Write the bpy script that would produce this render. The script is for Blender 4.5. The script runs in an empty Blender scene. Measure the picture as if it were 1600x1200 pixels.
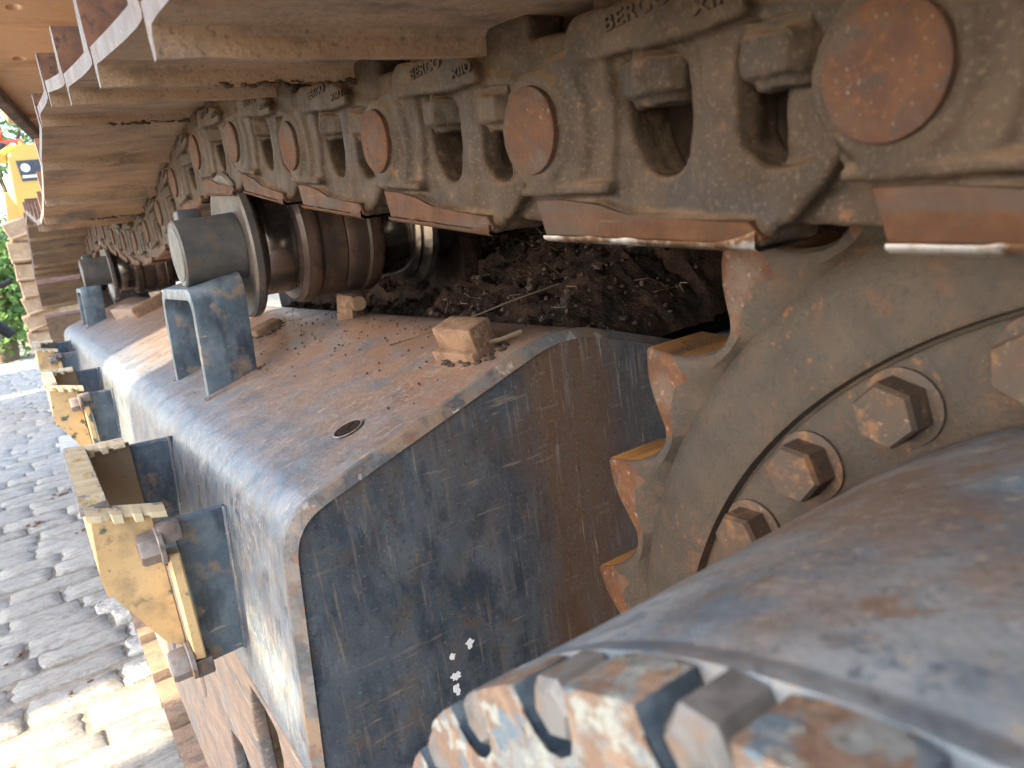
import bpy, bmesh, math, random
from math import sin, cos, pi, radians, atan2, hypot, floor
from mathutils import Vector, Matrix, noise
random.seed(7)
S = bpy.context.scene
C = S.collection
# ------------------------------------------------------------------ camera, sky, sun, exposure
GZ = 1.0                       # everything is laid out with the lens at height 0 and lifted by GZ at the end
cam_d = bpy.data.cameras.new('camera')
cam = bpy.data.objects.new('camera', cam_d); C.objects.link(cam); S.camera = cam
RT = ((0.81924644, -0.24001817, 0.52079415), (-0.55561266, -0.10753793, 0.8244575), (-0.14187965, -0.96479369, -0.22145721))
M3 = Matrix(RT) @ Matrix(((1, 0, 0), (0, -1, 0), (0, 0, -1)))
cam.matrix_world = Matrix.Translation((0, 0, GZ)) @ M3.to_4x4()
cam_d.sensor_width = 36; cam_d.lens = 1150 / 1600 * 36
cam_d.clip_start = 0.01; cam_d.clip_end = 500
cam_d.dof.use_dof = True; cam_d.dof.focus_distance = 0.80; cam_d.dof.aperture_fstop = 12.0
W = bpy.data.worlds.new('World'); S.world = W; W.use_nodes = True
wn = W.node_tree.nodes; wn.clear()
SUN_EL = radians(36)
sky = wn.new('ShaderNodeTexSky'); sky.sky_type = 'NISHITA'; sky.sun_disc = False
sky.sun_elevation = SUN_EL; sky.sun_rotation = radians(270); sky.dust_density = 2.0
bgn = wn.new('ShaderNodeBackground'); bgn.inputs['Strength'].default_value = 0.15
wo = wn.new('ShaderNodeOutputWorld')
W.node_tree.links.new(sky.outputs[0], bgn.inputs[0]); W.node_tree.links.new(bgn.outputs[0], wo.inputs[0])
sd = bpy.data.lights.new('sun', 'SUN'); sd.energy = 2.7; sd.angle = radians(0.5); sd.color = (1, .87, .63)
sun = bpy.data.objects.new('sun', sd); C.objects.link(sun); sun.location = (-10, 0, 10)
sun.rotation_euler = Vector((cos(SUN_EL), 0.0, -sin(SUN_EL))).to_track_quat('-Z', 'Y').to_euler()
vs = S.view_settings
vs.view_transform = 'Standard'; vs.look = 'None'; vs.gamma = 1; vs.use_curve_mapping = False
vs.exposure = 2.78

# ------------------------------------------------------------------ material helper
def mat(name, base, layers=(), rough=.75, metal=0.0, bump=(.3, 60, .002), dust=None, world=False, rvar=.15, spec=.4, bump2=None, grads=()):
    m = bpy.data.materials.new(name); m.use_nodes = True
    nt = m.node_tree; N = nt.nodes; L = nt.links; N.clear()
    out = N.new('ShaderNodeOutputMaterial'); p = N.new('ShaderNodeBsdfPrincipled'); L.new(p.outputs[0], out.inputs[0])
    if world:
        co = N.new('ShaderNodeNewGeometry').outputs['Position']
    else:
        tc = N.new('ShaderNodeTexCoord'); oi = N.new('ShaderNodeObjectInfo')
        ml = N.new('ShaderNodeMath'); ml.operation = 'MULTIPLY'; ml.inputs[1].default_value = 37.0
        L.new(oi.outputs['Random'], ml.inputs[0])
        ad = N.new('ShaderNodeVectorMath'); ad.operation = 'ADD'
        L.new(tc.outputs['Object'], ad.inputs[0]); L.new(ml.outputs[0], ad.inputs[1]); co = ad.outputs[0]
    def tex(scale, stretch, detail, dist=0.0, rot=(0, 0, 0)):
        v = co
        if stretch or any(rot):
            mp = N.new('ShaderNodeMapping'); mp.inputs['Scale'].default_value = stretch or (1, 1, 1); mp.inputs['Rotation'].default_value = rot
            L.new(co, mp.inputs[0]); v = mp.outputs[0]
        n = N.new('ShaderNodeTexNoise'); n.inputs['Scale'].default_value = scale; n.inputs['Detail'].default_value = detail
        n.inputs['Roughness'].default_value = .62; n.inputs['Distortion'].default_value = dist
        L.new(v, n.inputs['Vector']); return n.outputs[0]
    def ramp(src, lo, hi):
        r = N.new('ShaderNodeMapRange'); r.inputs[1].default_value = lo; r.inputs[2].default_value = hi
        L.new(src, r.inputs[0]); return r.outputs[0]
    def mix(fac, a, col, amt=1.0):
        x = N.new('ShaderNodeMix'); x.data_type = 'RGBA'
        if amt != 1.0:
            q = N.new('ShaderNodeMath'); q.operation = 'MULTIPLY'; q.inputs[1].default_value = amt; L.new(fac, q.inputs[0]); fac = q.outputs[0]
        L.new(fac, x.inputs['Factor'])
        if isinstance(a, tuple): x.inputs['A'].default_value = (*a, 1)
        else: L.new(a, x.inputs['A'])
        x.inputs['B'].default_value = (*col, 1); return x.outputs['Result']
    cur = base
    for ly in layers:
        col, sc, lo, hi = ly[:4]; o = ly[4] if len(ly) > 4 else {}
        f = ramp(tex(sc, o.get('s'), o.get('d', 6), o.get('w', 0.0), o.get('r', (0, 0, 0))), lo, hi)
        if 'mask' in o:       # (scale, lo, hi): large patches in which the layer appears at all
            g = ramp(tex(o['mask'][0], None, 3), o['mask'][1], o['mask'][2])
            q = N.new('ShaderNodeMath'); q.operation = 'MULTIPLY'; L.new(f, q.inputs[0]); L.new(g, q.inputs[1]); f = q.outputs[0]
        if 'ax' in o:         # (axis, lo, hi, wobble): dirt lying in one region of the piece
            sp = N.new('ShaderNodeSeparateXYZ'); L.new(co, sp.inputs[0])
            wob = tex(9, None, 4); ma = N.new('ShaderNodeMath'); ma.operation = 'MULTIPLY_ADD'
            L.new(wob, ma.inputs[0]); ma.inputs[1].default_value = o['ax'][3]; L.new(sp.outputs[o['ax'][0]], ma.inputs[2])
            g = ramp(ma.outputs[0], o['ax'][1], o['ax'][2])
            q = N.new('ShaderNodeMath'); q.operation = 'MULTIPLY'; L.new(f, q.inputs[0]); L.new(g, q.inputs[1]); f = q.outputs[0]
            if 'ax2' in o:
                g = ramp(ma.outputs[0], o['ax2'][0], o['ax2'][1]); q = N.new('ShaderNodeMath'); q.operation = 'MULTIPLY'; L.new(f, q.inputs[0]); L.new(g, q.inputs[1]); f = q.outputs[0]
        cur = mix(f, cur, col, o.get('a', 1.0))
    if dust:                  # settled dust on upward faces
        ge = N.new('ShaderNodeNewGeometry'); sp = N.new('ShaderNodeSeparateXYZ'); L.new(ge.outputs['Normal'], sp.inputs[0])
        f = ramp(sp.outputs[2], dust[1], dust[2]); n = ramp(tex(14, None, 6), .3, .62)
        q = N.new('ShaderNodeMath'); q.operation = 'MULTIPLY'; L.new(f, q.inputs[0]); L.new(n, q.inputs[1])
        cur = mix(q.outputs[0], cur, dust[0], dust[3])
    if isinstance(cur, tuple): p.inputs['Base Color'].default_value = (*cur, 1)
    else: L.new(cur, p.inputs['Base Color'])
    p.inputs['Metallic'].default_value = metal; p.inputs['Specular IOR Level'].default_value = spec
    r = N.new('ShaderNodeMapRange'); r.inputs[1].default_value = .3; r.inputs[2].default_value = .7
    r.inputs[3].default_value = max(.05, rough - rvar); r.inputs[4].default_value = min(1, rough + rvar)
    L.new(tex(25, None, 5), r.inputs[0]); L.new(r.outputs[0], p.inputs['Roughness'])
    if bump:
        b = N.new('ShaderNodeBump'); b.inputs['Strength'].default_value = bump[0]; b.inputs['Distance'].default_value = bump[2]
        L.new(tex(bump[1], None, 8), b.inputs['Height'])
        if bump2:
            b2 = N.new('ShaderNodeBump'); b2.inputs['Strength'].default_value = bump2[0]; b2.inputs['Distance'].default_value = bump2[2]
            L.new(tex(bump2[1], bump2[3] if len(bump2) > 3 else None, 5), b2.inputs['Height']); L.new(b.outputs[0], b2.inputs['Normal']); b = b2
        L.new(b.outputs[0], p.inputs['Normal'])
    return m

DUST = (.33, .20, .115)
M = {}
M['link'] = mat('cast_steel_dusty', (.036, .0245, .0165), [
    ((.068, .045, .029), 30, .36, .64, {'a': .85}), ((.034, .030, .028), 18, .50, .68, {'a': .8}), ((.125, .060, .030), 60, .60, .68, {'mask': (11, .45, .6)}), ((.115, .082, .056), 420, .54, .66, {'a': .55}), ((.22, .18, .135), 500, .70, .75)],
    rough=.62, bump=(.6, 330, .0010), dust=((.20, .125, .075), .15, .9, .8), bump2=(.4, 80, .002), spec=.14)
M['pin'] = mat('rusty_pin_end', (.062, .031, .020), [((.088, .042, .023), 50, .40, .62), ((.070, .048, .036), 35, .48, .62, {'a': .9}), ((.12, .052, .023), 200, .58, .68), ((.045, .034, .028), 110, .56, .66, {'a': .8}), ((.15, .11, .08), 380, .62, .70)],
    rough=.8, bump=(.7, 300, .0012), bump2=(.8, 60, .0025), spec=.15)
M['bush'] = mat('bushing_worn_steel', (.26, .20, .155), [((.34, .27, .21), 30, .42, .62, {'s': (2, .4, .4)}), ((.16, .11, .08), 24, .52, .66)], rough=.5, bump=(.3, 120, .001))
M['rail'] = mat('rail_wear_rust', (.060, .027, .0135), [((.090, .041, .020), 45, .42, .62), ((.060, .042, .032), 30, .48, .64, {'s': (1, .3, 2)}), ((.34, .14, .03), 60, .71, .75), ((.14, .088, .060), 110, .60, .72, {'s': (1, .08, 1.5)}), ((.05, .038, .03), 260, .56, .7, {'a': .7})],
    rough=.55, bump=(.5, 200, .0010), bump2=(.5, 50, .002), spec=.08)
M['bright'] = mat('rail_bare_steel', (.66, .62, .57), [((.16, .085, .045), 45, .46, .54, {'s': (1, .35, 1)}), ((.42, .35, .28), 120, .5, .7)], rough=.34, metal=.85, bump=(.3, 60, .001))
M['shoe'] = mat('track_shoe_clay', (.28, .185, .120), [((.34, .230, .150), 8, .38, .62), ((.17, .120, .086), 16, .50, .66, {'s': (.7, 1.5, 1.5)}), ((.31, .215, .145), 70, .52, .68), ((.27, .155, .09), 12, .58, .7, {'s': (.5, 2, 2)}), ((.135, .112, .098), 7, .56, .70), ((.36, .27, .19), 90, .62, .70, {'s': (.08, 2, 1)}), ((.11, .078, .056), 300, .56, .68, {'a': .7})],
    rough=.9, bump=(.6, 190, .0022), bump2=(.5, 26, .006, (.6, 1.4, 1.4)), spec=.15)
M['shoe_end'] = mat('track_shoe_worn_end', (.105, .090, .082), [((.145, .128, .120), 40, .4, .6, {'s': (1, 3, .6)}), ((.16, .10, .07), 30, .52, .66), ((.27, .245, .235), 160, .6, .7)], rough=.6, metal=.1, bump=(.4, 160, .001))
M['grouser'] = mat('grouser_rust', (.14, .075, .055), [((.22, .11, .07), 40, .42, .62), ((.07, .05, .05), 70, .55, .68)], rough=.8)
M['lip_dirt'] = mat('dried_clay', (.10, .065, .042), [((.05, .035, .026), 50, .45, .6)], rough=.95, spec=.1)
BLUE = (.030, .045, .060)
SCR = (.42, .30, .20)
M['frame'] = mat('blue_black_paint_worn', (.075, .096, .118), [
    ((.130, .152, .172), 20, .40, .64, {'s': (.8, .8, 1.2)}),
    ((.042, .056, .072), 34, .50, .66),
    ((.205, .128, .085), 26, .40, .62, {'ax': (0, .17, .33, .12), 'a': .9}),
    ((.200, .102, .058), 16, .26, .54, {'ax': (0, .24, .40, .12), 'a': .95}),
    ((.155, .12, .095), 55, .46, .64, {'a': .55}),
    ((.30, .26, .215), 230, .54, .64, {'s': (1, 1, .08), 'mask': (8, .36, .58), 'r': (.25, 0, 0), 'a': .7}),
    ((.27, .25, .23), 260, .55, .65, {'s': (1, .6, .10), 'mask': (9, .38, .58), 'r': (-.45, 0, .2), 'a': .6}),
    ((.34, .29, .25), 180, .58, .66, {'s': (.08, 1.4, 1), 'mask': (9, .40, .56), 'r': (0, 0, .6), 'a': .75}),
    ((.36, .25, .185), 90, .64, .68, {'s': (.10, 1.5, 1), 'r': (0, 0, -.5), 'mask': (7, .44, .58), 'a': .85}),
    ((.035, .038, .042), 330, .58, .70, {'a': .6})],
    rough=.40, bump=(.35, 260, .0010), bump2=(.35, 45, .003), world=True, spec=.55, rvar=.14)
M['endplate'] = mat('end_plate_navy', (.064, .076, .089), [
    ((.100, .114, .126), 20, .42, .64, {'s': (1, 1, .6)}), ((.038, .050, .063), 34, .48, .64, {'s': (1.3, 1, .6)}),
    ((.120, .066, .040), 16, .26, .56, {'ax': (0, .375, .42, .05), 'ax2': (.60, .46), 'a': 1.0, 's': (1, 1, .22)}),
    ((.125, .080, .052), 18, .42, .64, {'ax': (2, .76, .94, .12), 'a': .7}),
    ((.115, .085, .062), 30, .52, .66, {'a': .6}),
    ((.19, .15, .12), 150, .55, .65, {'s': (1.5, 1, .10), 'mask': (8, .40, .58), 'a': .7}),
    ((.22, .17, .13), 170, .60, .66, {'s': (.12, 1, 1.3), 'r': (0, .5, 0), 'mask': (7, .44, .6), 'a': .8}),
    ((.26, .23, .20), 170, .62, .67, {'s': (1.2, 1, .08), 'r': (0, -.35, 0), 'mask': (6, .44, .6), 'a': .8}),
    ((.20, .12, .07), 90, .64, .69, {'s': (1.4, 1, .2), 'r': (0, .9, 0), 'mask': (6, .46, .6), 'a': .8}),
    ((.17, .175, .18), 330, .60, .70, {'a': .8}), ((.02, .024, .028), 250, .58, .68, {'a': .6})],
    rough=.44, bump=(.4, 260, .001), bump2=(.35, 45, .002), world=True, spec=.3)
M['edge'] = mat('plate_edge_worn', (.115, .112, .110), [((.17, .118, .08), 22, .44, .60), ((.055, .060, .066), 30, .48, .60), ((.33, .30, .26), 34, .60, .66, {'s': (1, 1, .6)}), ((.16, .075, .04), 60, .58, .66), ((.05, .045, .04), 220, .58, .68, {'a': .7})], rough=.5, world=True, bump=(.5, 160, .0015), bump2=(.5, 60, .002))
M['guard'] = mat('guard_clay_pink', (.175, .118, .085), [((.225, .155, .112), 16, .38, .62, {'s': (1, .6, 1.2)}), ((.115, .10, .092), 26, .48, .66, {'s': (1, .4, 2)}), ((.13, .14, .145), 9, .53, .66), ((.29, .225, .17), 130, .54, .66, {'s': (1, .12, 1.5), 'r': (.5, 0, 0)}), ((.08, .06, .05), 260, .58, .7, {'a': .6})], rough=.7, world=True, bump=(.4, 120, .002))
M['bluepaint'] = mat('bracket_blue_paint', (.070, .098, .122), [((.13, .155, .175), 26, .44, .64), ((.032, .046, .062), 30, .50, .64, {'s': (1, 1, .4)}), ((.24, .17, .115), 30, .56, .67, {'a': .85}), ((.03, .04, .05), 220, .58, .7, {'a': .6}), ((.36, .30, .22), 70, .64, .70, {'s': (.3, 1, 1.4), 'a': .8})], rough=.45, bump=(.3, 130, .001), world=True, spec=.5)
M['yellow'] = mat('step_yellow_paint', (.51, .335, .155), [((.55, .375, .185), 16, .40, .62), ((.33, .235, .125), 26, .50, .68), ((.075, .090, .070), 42, .56, .61, {'mask': (9, .40, .50), 'd': 9}), ((.28, .20, .12), 200, .58, .68, {'a': .8}), ((.11, .09, .07), 70, .66, .70)], rough=.5, bump=(.3, 200, .0008), world=True)
M['yellow_in'] = mat('step_inner_brown', (.215, .150, .088), [((.26, .185, .11), 10, .40, .62), ((.14, .10, .06), 40, .6, .7)], rough=.7, world=True)  # inner face of the far leg, browner and darker than the yellow
M['tooth'] = mat('step_tooth_worn', (.60, .49, .31), [((.24, .22, .21), 60, .55, .63), ((.66, .55, .38), 70, .55, .65), ((.45, .32, .10), 35, .60, .66)], rough=.45, metal=.15, world=True)
M['bolt_grey'] = mat('bolt_grey', (.15, .125, .115), [((.24, .20, .175), 40, .42, .62), ((.09, .075, .07), 60, .52, .68), ((.30, .18, .10), 30, .58, .68)], rough=.55, metal=.2, bump=(.3, 150, .0008))
M['sprocket'] = mat('sprocket_cast_steel', (.047, .037, .029), [
    ((.068, .051, .037), 22, .38, .62), ((.048, .041, .034), 14, .50, .66), ((.115, .056, .029), 40, .53, .70, {'mask': (12, .42, .60), 'a': .75}), ((.19, .085, .034), 130, .60, .68, {'mask': (13, .42, .6), 'a': .8}), ((.036, .031, .027), 240, .54, .68, {'a': .7}), ((.24, .20, .155), 380, .70, .75)],
    rough=.56, bump=(.6, 280, .0012), bump2=(.45, 70, .0025), world=True, spec=.15)
M['tooth_rust'] = mat('tooth_rust', (.070, .031, .017), [((.110, .046, .020), 55, .42, .60), ((.105, .072, .052), 30, .46, .64), ((.21, .145, .105), 160, .58, .70), ((.26, .105, .025), 80, .66, .72), ((.055, .034, .026), 210, .56, .68, {'a': .8})], rough=.68, bump=(.6, 240, .0012), bump2=(.5, 70, .003), world=True, spec=.18)
M['tooth_flank'] = mat('tooth_flank_polished', (.20, .095, .035), [((.32, .15, .04), 16, .42, .6, {'s': (.2, 1, 1)}), ((.09, .05, .03), 20, .52, .66, {'s': (.2, 1, 1)})], rough=.35, metal=.3, world=True, bump=(.2, 60, .0008))
M['bolt'] = mat('sprocket_bolt_rusty', (.075, .048, .032), [((.060, .045, .035), 45, .45, .6), ((.15, .078, .038), 70, .54, .66), ((.19, .14, .10), 240, .60, .7)], rough=.65, bump=(.5, 200, .001), spec=.2)
M['hub'] = mat('final_drive_flaking_blue', (.165, .196, .222), [
    ((.24, .268, .286), 26, .40, .60, {'s': (.6, 1, 1)}), ((.105, .155, .20), 15, .48, .58, {'s': (.5, 1, 1)}),
    ((.125, .165, .20), 60, .54, .60, {'d': 9}), ((.21, .155, .12), 14, .52, .64, {'a': .75, 'd': 9}), ((.17, .115, .085), 22, .59, .62, {'d': 9, 'a': .9}), ((.29, .30, .285), 55, .60, .68, {'a': .7}), ((.125, .080, .055), 14, .22, .54, {'ax': (0, .15, .34, .12), 'a': .95}), ((.30, .24, .18), 160, .58, .68, {'a': .8}), ((.06, .065, .07), 240, .58, .68, {'a': .6})],
    rough=.56, bump=(.5, 150, .0015), bump2=(.5, 45, .002), world=True, spec=.35)
M['flange'] = mat('flange_flaking', (.19, .20, .195), [
    ((.175, .115, .08), 45, .44, .50, {'d': 9}), ((.27, .28, .25), 80, .53, .58, {'d': 9}), ((.25, .165, .11), 70, .56, .61, {'d': 9}), ((.11, .145, .175), 60, .57, .62, {'d': 9}), ((.085, .08, .075), 260, .56, .66, {'a': .7})],
    rough=.58, bump=(.7, 200, .0018), bump2=(.7, 80, .002), world=True)
M['flange_bolt'] = mat('flange_bolt_grey', (.175, .168, .16), [((.11, .105, .10), 60, .45, .6), ((.20, .135, .09), 50, .56, .66)], rough=.5, metal=.2, bump=(.3, 150, .0008), world=True)
M['notch'] = mat('notch_blue_paint', (.045, .066, .088), [((.10, .125, .145), 50, .45, .6)], rough=.45, world=True)
M['roller'] = mat('roller_grey_brown', (.048, .041, .037), [((.078, .058, .045), 18, .42, .62), ((.036, .036, .038), 24, .50, .66), ((.165, .10, .062), 50, .60, .68)], rough=.45, bump=(.35, 120, .001), world=True)
M['roller_wear'] = mat('roller_polished_tread', (.34, .30, .26), [((.10, .085, .075), 12, .45, .6, {'s': (.1, 1, 1)})], rough=.20, metal=.9, bump=(.15, 40, .0008), world=True, rvar=.08)
M['roller_mid'] = mat('roller_centre_rust', (.060, .040, .033), [((.115, .07, .05), 12, .42, .62, {'s': (3, .4, .4)}), ((.045, .034, .03), 24, .52, .66), ((.15, .10, .07), 120, .60, .70, {'s': (2, .3, .3)})], rough=.34, metal=.3, bump=(.2, 90, .001), world=True)
M['cap'] = mat('roller_cap_grey', (.055, .054, .053), [((.085, .077, .066), 26, .42, .62), ((.036, .040, .046), 20, .50, .66), ((.11, .072, .05), 50, .56, .66, {'a': .8}), ((.05, .05, .05), 240, .58, .7, {'a': .7})], rough=.5, bump=(.4, 160, .001), world=True)
M['clay'] = mat('red_clay', (.19, .115, .072), [((.13, .076, .048), 40, .45, .6), ((.25, .155, .10), 60, .55, .68)], rough=.92, bump=(.7, 90, .004), world=True, spec=.15)
M['mud'] = mat('dark_mud', (.020, .0115, .008), [((.034, .020, .013), 26, .46, .64), ((.011, .008, .0065), 18, .50, .64), ((.075, .042, .025), 110, .64, .72)], rough=.95, bump=(1.0, 110, .006), bump2=(.8, 30, .012), world=True, spec=.12)
M['stone'] = mat('crumb_stone', (.034, .021, .014), [((.17, .105, .065), 60, .66, .72), ((.05, .032, .022), 25, .5, .62)], rough=.9)
M['straw'] = mat('dry_straw', (.085, .058, .038), [], rough=.9, bump=None)
M['dark'] = mat('car_body_paint', (.030, .028, .026), [((.075, .05, .035), 8, .45, .65)], rough=.8, world=True)
M['belly'] = mat('upper_deck_orange', (.56, .365, .21), [((.48, .31, .18), 5, .42, .64), ((.38, .235, .13), 11, .54, .70, {'s': (.5, 2, 1)}), ((.62, .38, .18), 50, .58, .68), ((.17, .115, .085), 110, .69, .74, {'s': (.4, 2, 1)})], rough=.8, bump=(.3, 80, .002), world=True)
M['belly_edge'] = mat('upper_deck_edge', (.10, .075, .06), [((.20, .13, .09), 12, .45, .62)], rough=.8, world=True)
M['dozer'] = mat('machine_yellow', (.66, .42, .10), [((.58, .37, .11), 5, .45, .65)], rough=.4, bump=None)
M['dozer_track'] = mat('machine_track_rust', (.46, .31, .18), [((.36, .225, .13), 12, .45, .62), ((.55, .40, .29), 25, .55, .65)], rough=.7)
M['plate_dark'] = mat('emblem_dark', (.06, .07, .085), [((.16, .18, .2), 8, .5, .65)], rough=.3, bump=None)
M['white'] = mat('white_paint', (.8, .8, .78), [], rough=.5, bump=None)
M['red'] = mat('red_paint', (.62, .10, .05), [], rough=.5, bump=None)
M['rubber'] = mat('black_rubber', (.02, .02, .022), [], rough=.7, bump=None)
M['glass'] = mat('cab_glass', (.03, .04, .045), [], rough=.08, bump=None, spec=.6)
M['orange'] = mat('neighbour_yellow', (.60, .36, .08), [((.45, .27, .08), 3, .45, .65)], rough=.6, bump=None)
M['shade_roof'] = mat('galvanised_sheet', (.45, .45, .44), [((.30, .28, .26), 6, .45, .65)], rough=.6, bump=None, world=True)
M['cobble'] = mat('granite_cobble', (.47, .44, .38), [((.53, .505, .45), 16, .40, .60), ((.35, .34, .315), 34, .48, .64), ((.33, .295, .235), 8, .46, .62), ((.58, .55, .49), 110, .54, .64), ((.17, .165, .155), 160, .56, .66), ((.13, .12, .105), 40, .64, .69)], rough=.88, bump=(.8, 75, .007), bump2=(.6, 26, .012), spec=.22)
M['joint'] = mat('sandy_joint', (.30, .265, .21), [((.22, .185, .14), 40, .42, .62), ((.24, .20, .15), 9, .52, .66), ((.15, .11, .08), 5, .62, .72)], rough=.95, bump=(.8, 60, .008), world=True, spec=.15)
M['leaf'] = mat('leaf_green', (.075, .15, .035), [((.12, .22, .05), 3, .42, .6), ((.04, .085, .022), 2, .55, .7)], rough=.6, bump=None)
M['bark'] = mat('bark', (.16, .11, .075), [], rough=.9)

# ------------------------------------------------------------------ geometry helpers
def empty(name, loc, label, cat, group=None):
    o = bpy.data.objects.new(name, None); C.objects.link(o); o.location = loc; o.empty_display_size = .05
    o['label'] = label; o['category'] = cat
    if group: o['group'] = group
    return o
def tomesh(bm, name, mats, smooth=30, origin=(0, 0, 0)):
    me = bpy.data.meshes.new(name)
    bmesh.ops.recalc_face_normals(bm, faces=bm.faces)
    if any(origin): bmesh.ops.translate(bm, verts=bm.verts, vec=-Vector(origin))
    bm.to_mesh(me); bm.free()
    for m in (mats if isinstance(mats, (list, tuple)) else [mats]): me.materials.append(m)
    if smooth:
        for p in me.polygons: p.use_smooth = True
        me.set_sharp_from_angle(angle=radians(smooth))
    return me
def put(name, me, parent=None, mw=None, label=None):
    o = bpy.data.objects.new(name, me); C.objects.link(o); o.parent = parent
    if mw is not None: o.matrix_local = mw
    if label: o['label'] = label
    return o
def part(name, bm, mats, parent, root, smooth=30, label=None):
    """verts given in scene space; root = the thing's Empty"""
    o = put(name, tomesh(bm, name, mats, smooth, root.location), parent)
    if label: o['label'] = label
    return o
def rnd_poly(pts, r, n=5):
    out = []; k = len(pts)
    for i, p in enumerate(pts):
        rr = r[i] if isinstance(r, (list, tuple)) else r
        p = Vector(p)
        if rr <= 0: out.append(tuple(p)); continue
        a = Vector(pts[i - 1]) - p; b = Vector(pts[(i + 1) % k]) - p
        t = min(rr, a.length * .48, b.length * .48)
        A = p + a.normalized() * t; B = p + b.normalized() * t
        for j in range(n + 1):
            s = j / n; q = A * (1 - s) ** 2 + p * 2 * s * (1 - s) + B * s * s; out.append(tuple(q))
    return out
AX = {'x': lambda a, b, h: (h, a, b), 'y': lambda a, b, h: (a, h, b), 'z': lambda a, b, h: (a, b, h)}
def prism(bm, pts, h0, h1, axis, mi=0, bevel=0, segs=1, endmi=None):
    f = AX[axis]
    v0 = [bm.verts.new(f(p[0], p[1], h0)) for p in pts]; v1 = [bm.verts.new(f(p[0], p[1], h1)) for p in pts]
    n = len(pts); fs = [bm.faces.new(v0), bm.faces.new(v1[::-1])]
    for q in fs: q.material_index = mi if endmi is None else endmi
    ed = set()
    for i in range(n):
        q = bm.faces.new((v0[i], v0[(i + 1) % n], v1[(i + 1) % n], v1[i])); q.material_index = mi
    for q in fs: ed.update(q.edges)
    if bevel:
        bmesh.ops.bevel(bm, geom=list(ed), offset=bevel, segments=segs, profile=.5, affect='EDGES', clamp_overlap=True)
def box(bm, lo, hi, bevel=0, mi=0, mtx=None):
    r = bmesh.ops.create_cube(bm, size=1)
    vs = r['verts']; c = (Vector(lo) + Vector(hi)) / 2; d = Vector(hi) - Vector(lo)
    for v in vs: v.co = Vector((v.co.x * d.x, v.co.y * d.y, v.co.z * d.z)) + c
    fs = {f for v in vs for f in v.link_faces}
    for f in fs: f.material_index = mi
    if mtx is not None: bmesh.ops.transform(bm, matrix=mtx, verts=vs)
    if bevel:
        bmesh.ops.bevel(bm, geom=list({e for v in vs for e in v.link_edges}), offset=bevel, segments=2, profile=.5, affect='EDGES')
def lathe(bm, prof, c, n=64, mi=None):
    """revolve (x, r) about the X axis through c=(y,z)"""
    rings = []
    for x, r in prof:
        rings.append([bm.verts.new((x, c[0] + r * sin(2 * pi * i / n), c[1] + r * cos(2 * pi * i / n))) for i in range(n)])
    for j in range(len(rings) - 1):
        for i in range(n):
            f = bm.faces.new((rings[j][i], rings[j][(i + 1) % n], rings[j + 1][(i + 1) % n], rings[j + 1][i]))
            if mi: f.material_index = mi[j]
    for rg in (rings[0], rings[-1]):
        f = bm.faces.new(rg); 
        if mi: f.material_index = mi[0] if rg is rings[0] else mi[-1]
def hexbolt(bm, p, r, h, axis='x', rot=0.0, washer=0.0, cham=.18):
    """hex head standing out along -axis from p"""
    def T(a, b, t): return (p[0] - t, p[1] + a, p[2] + b) if axis == 'x' else (p[0] + a, p[1] + b, p[2] - t)
    def ring(rr, t, n=6, ph=0): return [bm.verts.new(T(rr * cos(rot + ph + 2 * pi * i / n), rr * sin(rot + ph + 2 * pi * i / n), t)) for i in range(n)]
    a = ring(r, washer); b = ring(r, h * .86); c = ring(r * (1 - cham), h)
    for u, v in ((a, b), (b, c)):
        for i in range(6): bm.faces.new((u[i], u[(i + 1) % 6], v[(i + 1) % 6], v[i]))
    bm.faces.new(c); bm.faces.new(a[::-1])
    if washer:
        w0 = ring(r * 1.22, 0, 24); w1 = ring(r * 1.22, washer * .8, 24); w2 = ring(r * 1.14, washer, 24)
        for u, v in ((w0, w1), (w1, w2)):
            for i in range(24): bm.faces.new((u[i], u[(i + 1) % 24], v[(i + 1) % 24], v[i]))
        bm.faces.new(w2); bm.faces.new(w0[::-1])
def tube(bm, pts, r, n=6):
    pr = None
    for i, p in enumerate(pts):
        p = Vector(p); d = (Vector(pts[min(i + 1, len(pts) - 1)]) - Vector(pts[max(i - 1, 0)])).normalized()
        a = d.orthogonal().normalized(); b = d.cross(a)
        rg = [bm.verts.new(p + r * (a * cos(2 * pi * k / n) + b * sin(2 * pi * k / n))) for k in range(n)]
        if pr:
            for k in range(n): bm.faces.new((pr[k], pr[(k + 1) % n], rg[(k + 1) % n], rg[k]))
        pr = rg
def holed_plate(outer, holes, thick, bevel, name):
    """plate with holes from a 2D curve; returns mesh data, thickness along local Z from -thick/2 to +thick/2"""
    cu = bpy.data.curves.new(name, 'CURVE'); cu.dimensions = '2D'; cu.fill_mode = 'BOTH'; cu.extrude = thick / 2 - bevel; cu.bevel_depth = bevel; cu.bevel_resolution = 1
    cu.offset = -bevel
    for pl in [outer] + holes:
        s = cu.splines.new('POLY'); s.points.add(len(pl) - 1); s.use_cyclic_u = True
        for q, p in zip(s.points, pl): q.co = (p[0], p[1], 0, 1)
    o = bpy.data.objects.new(name, cu); C.objects.link(o)
    me = bpy.data.meshes.new_from_object(o.evaluated_get(bpy.context.evaluated_depsgraph_get()))
    bpy.data.objects.remove(o); return me
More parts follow.
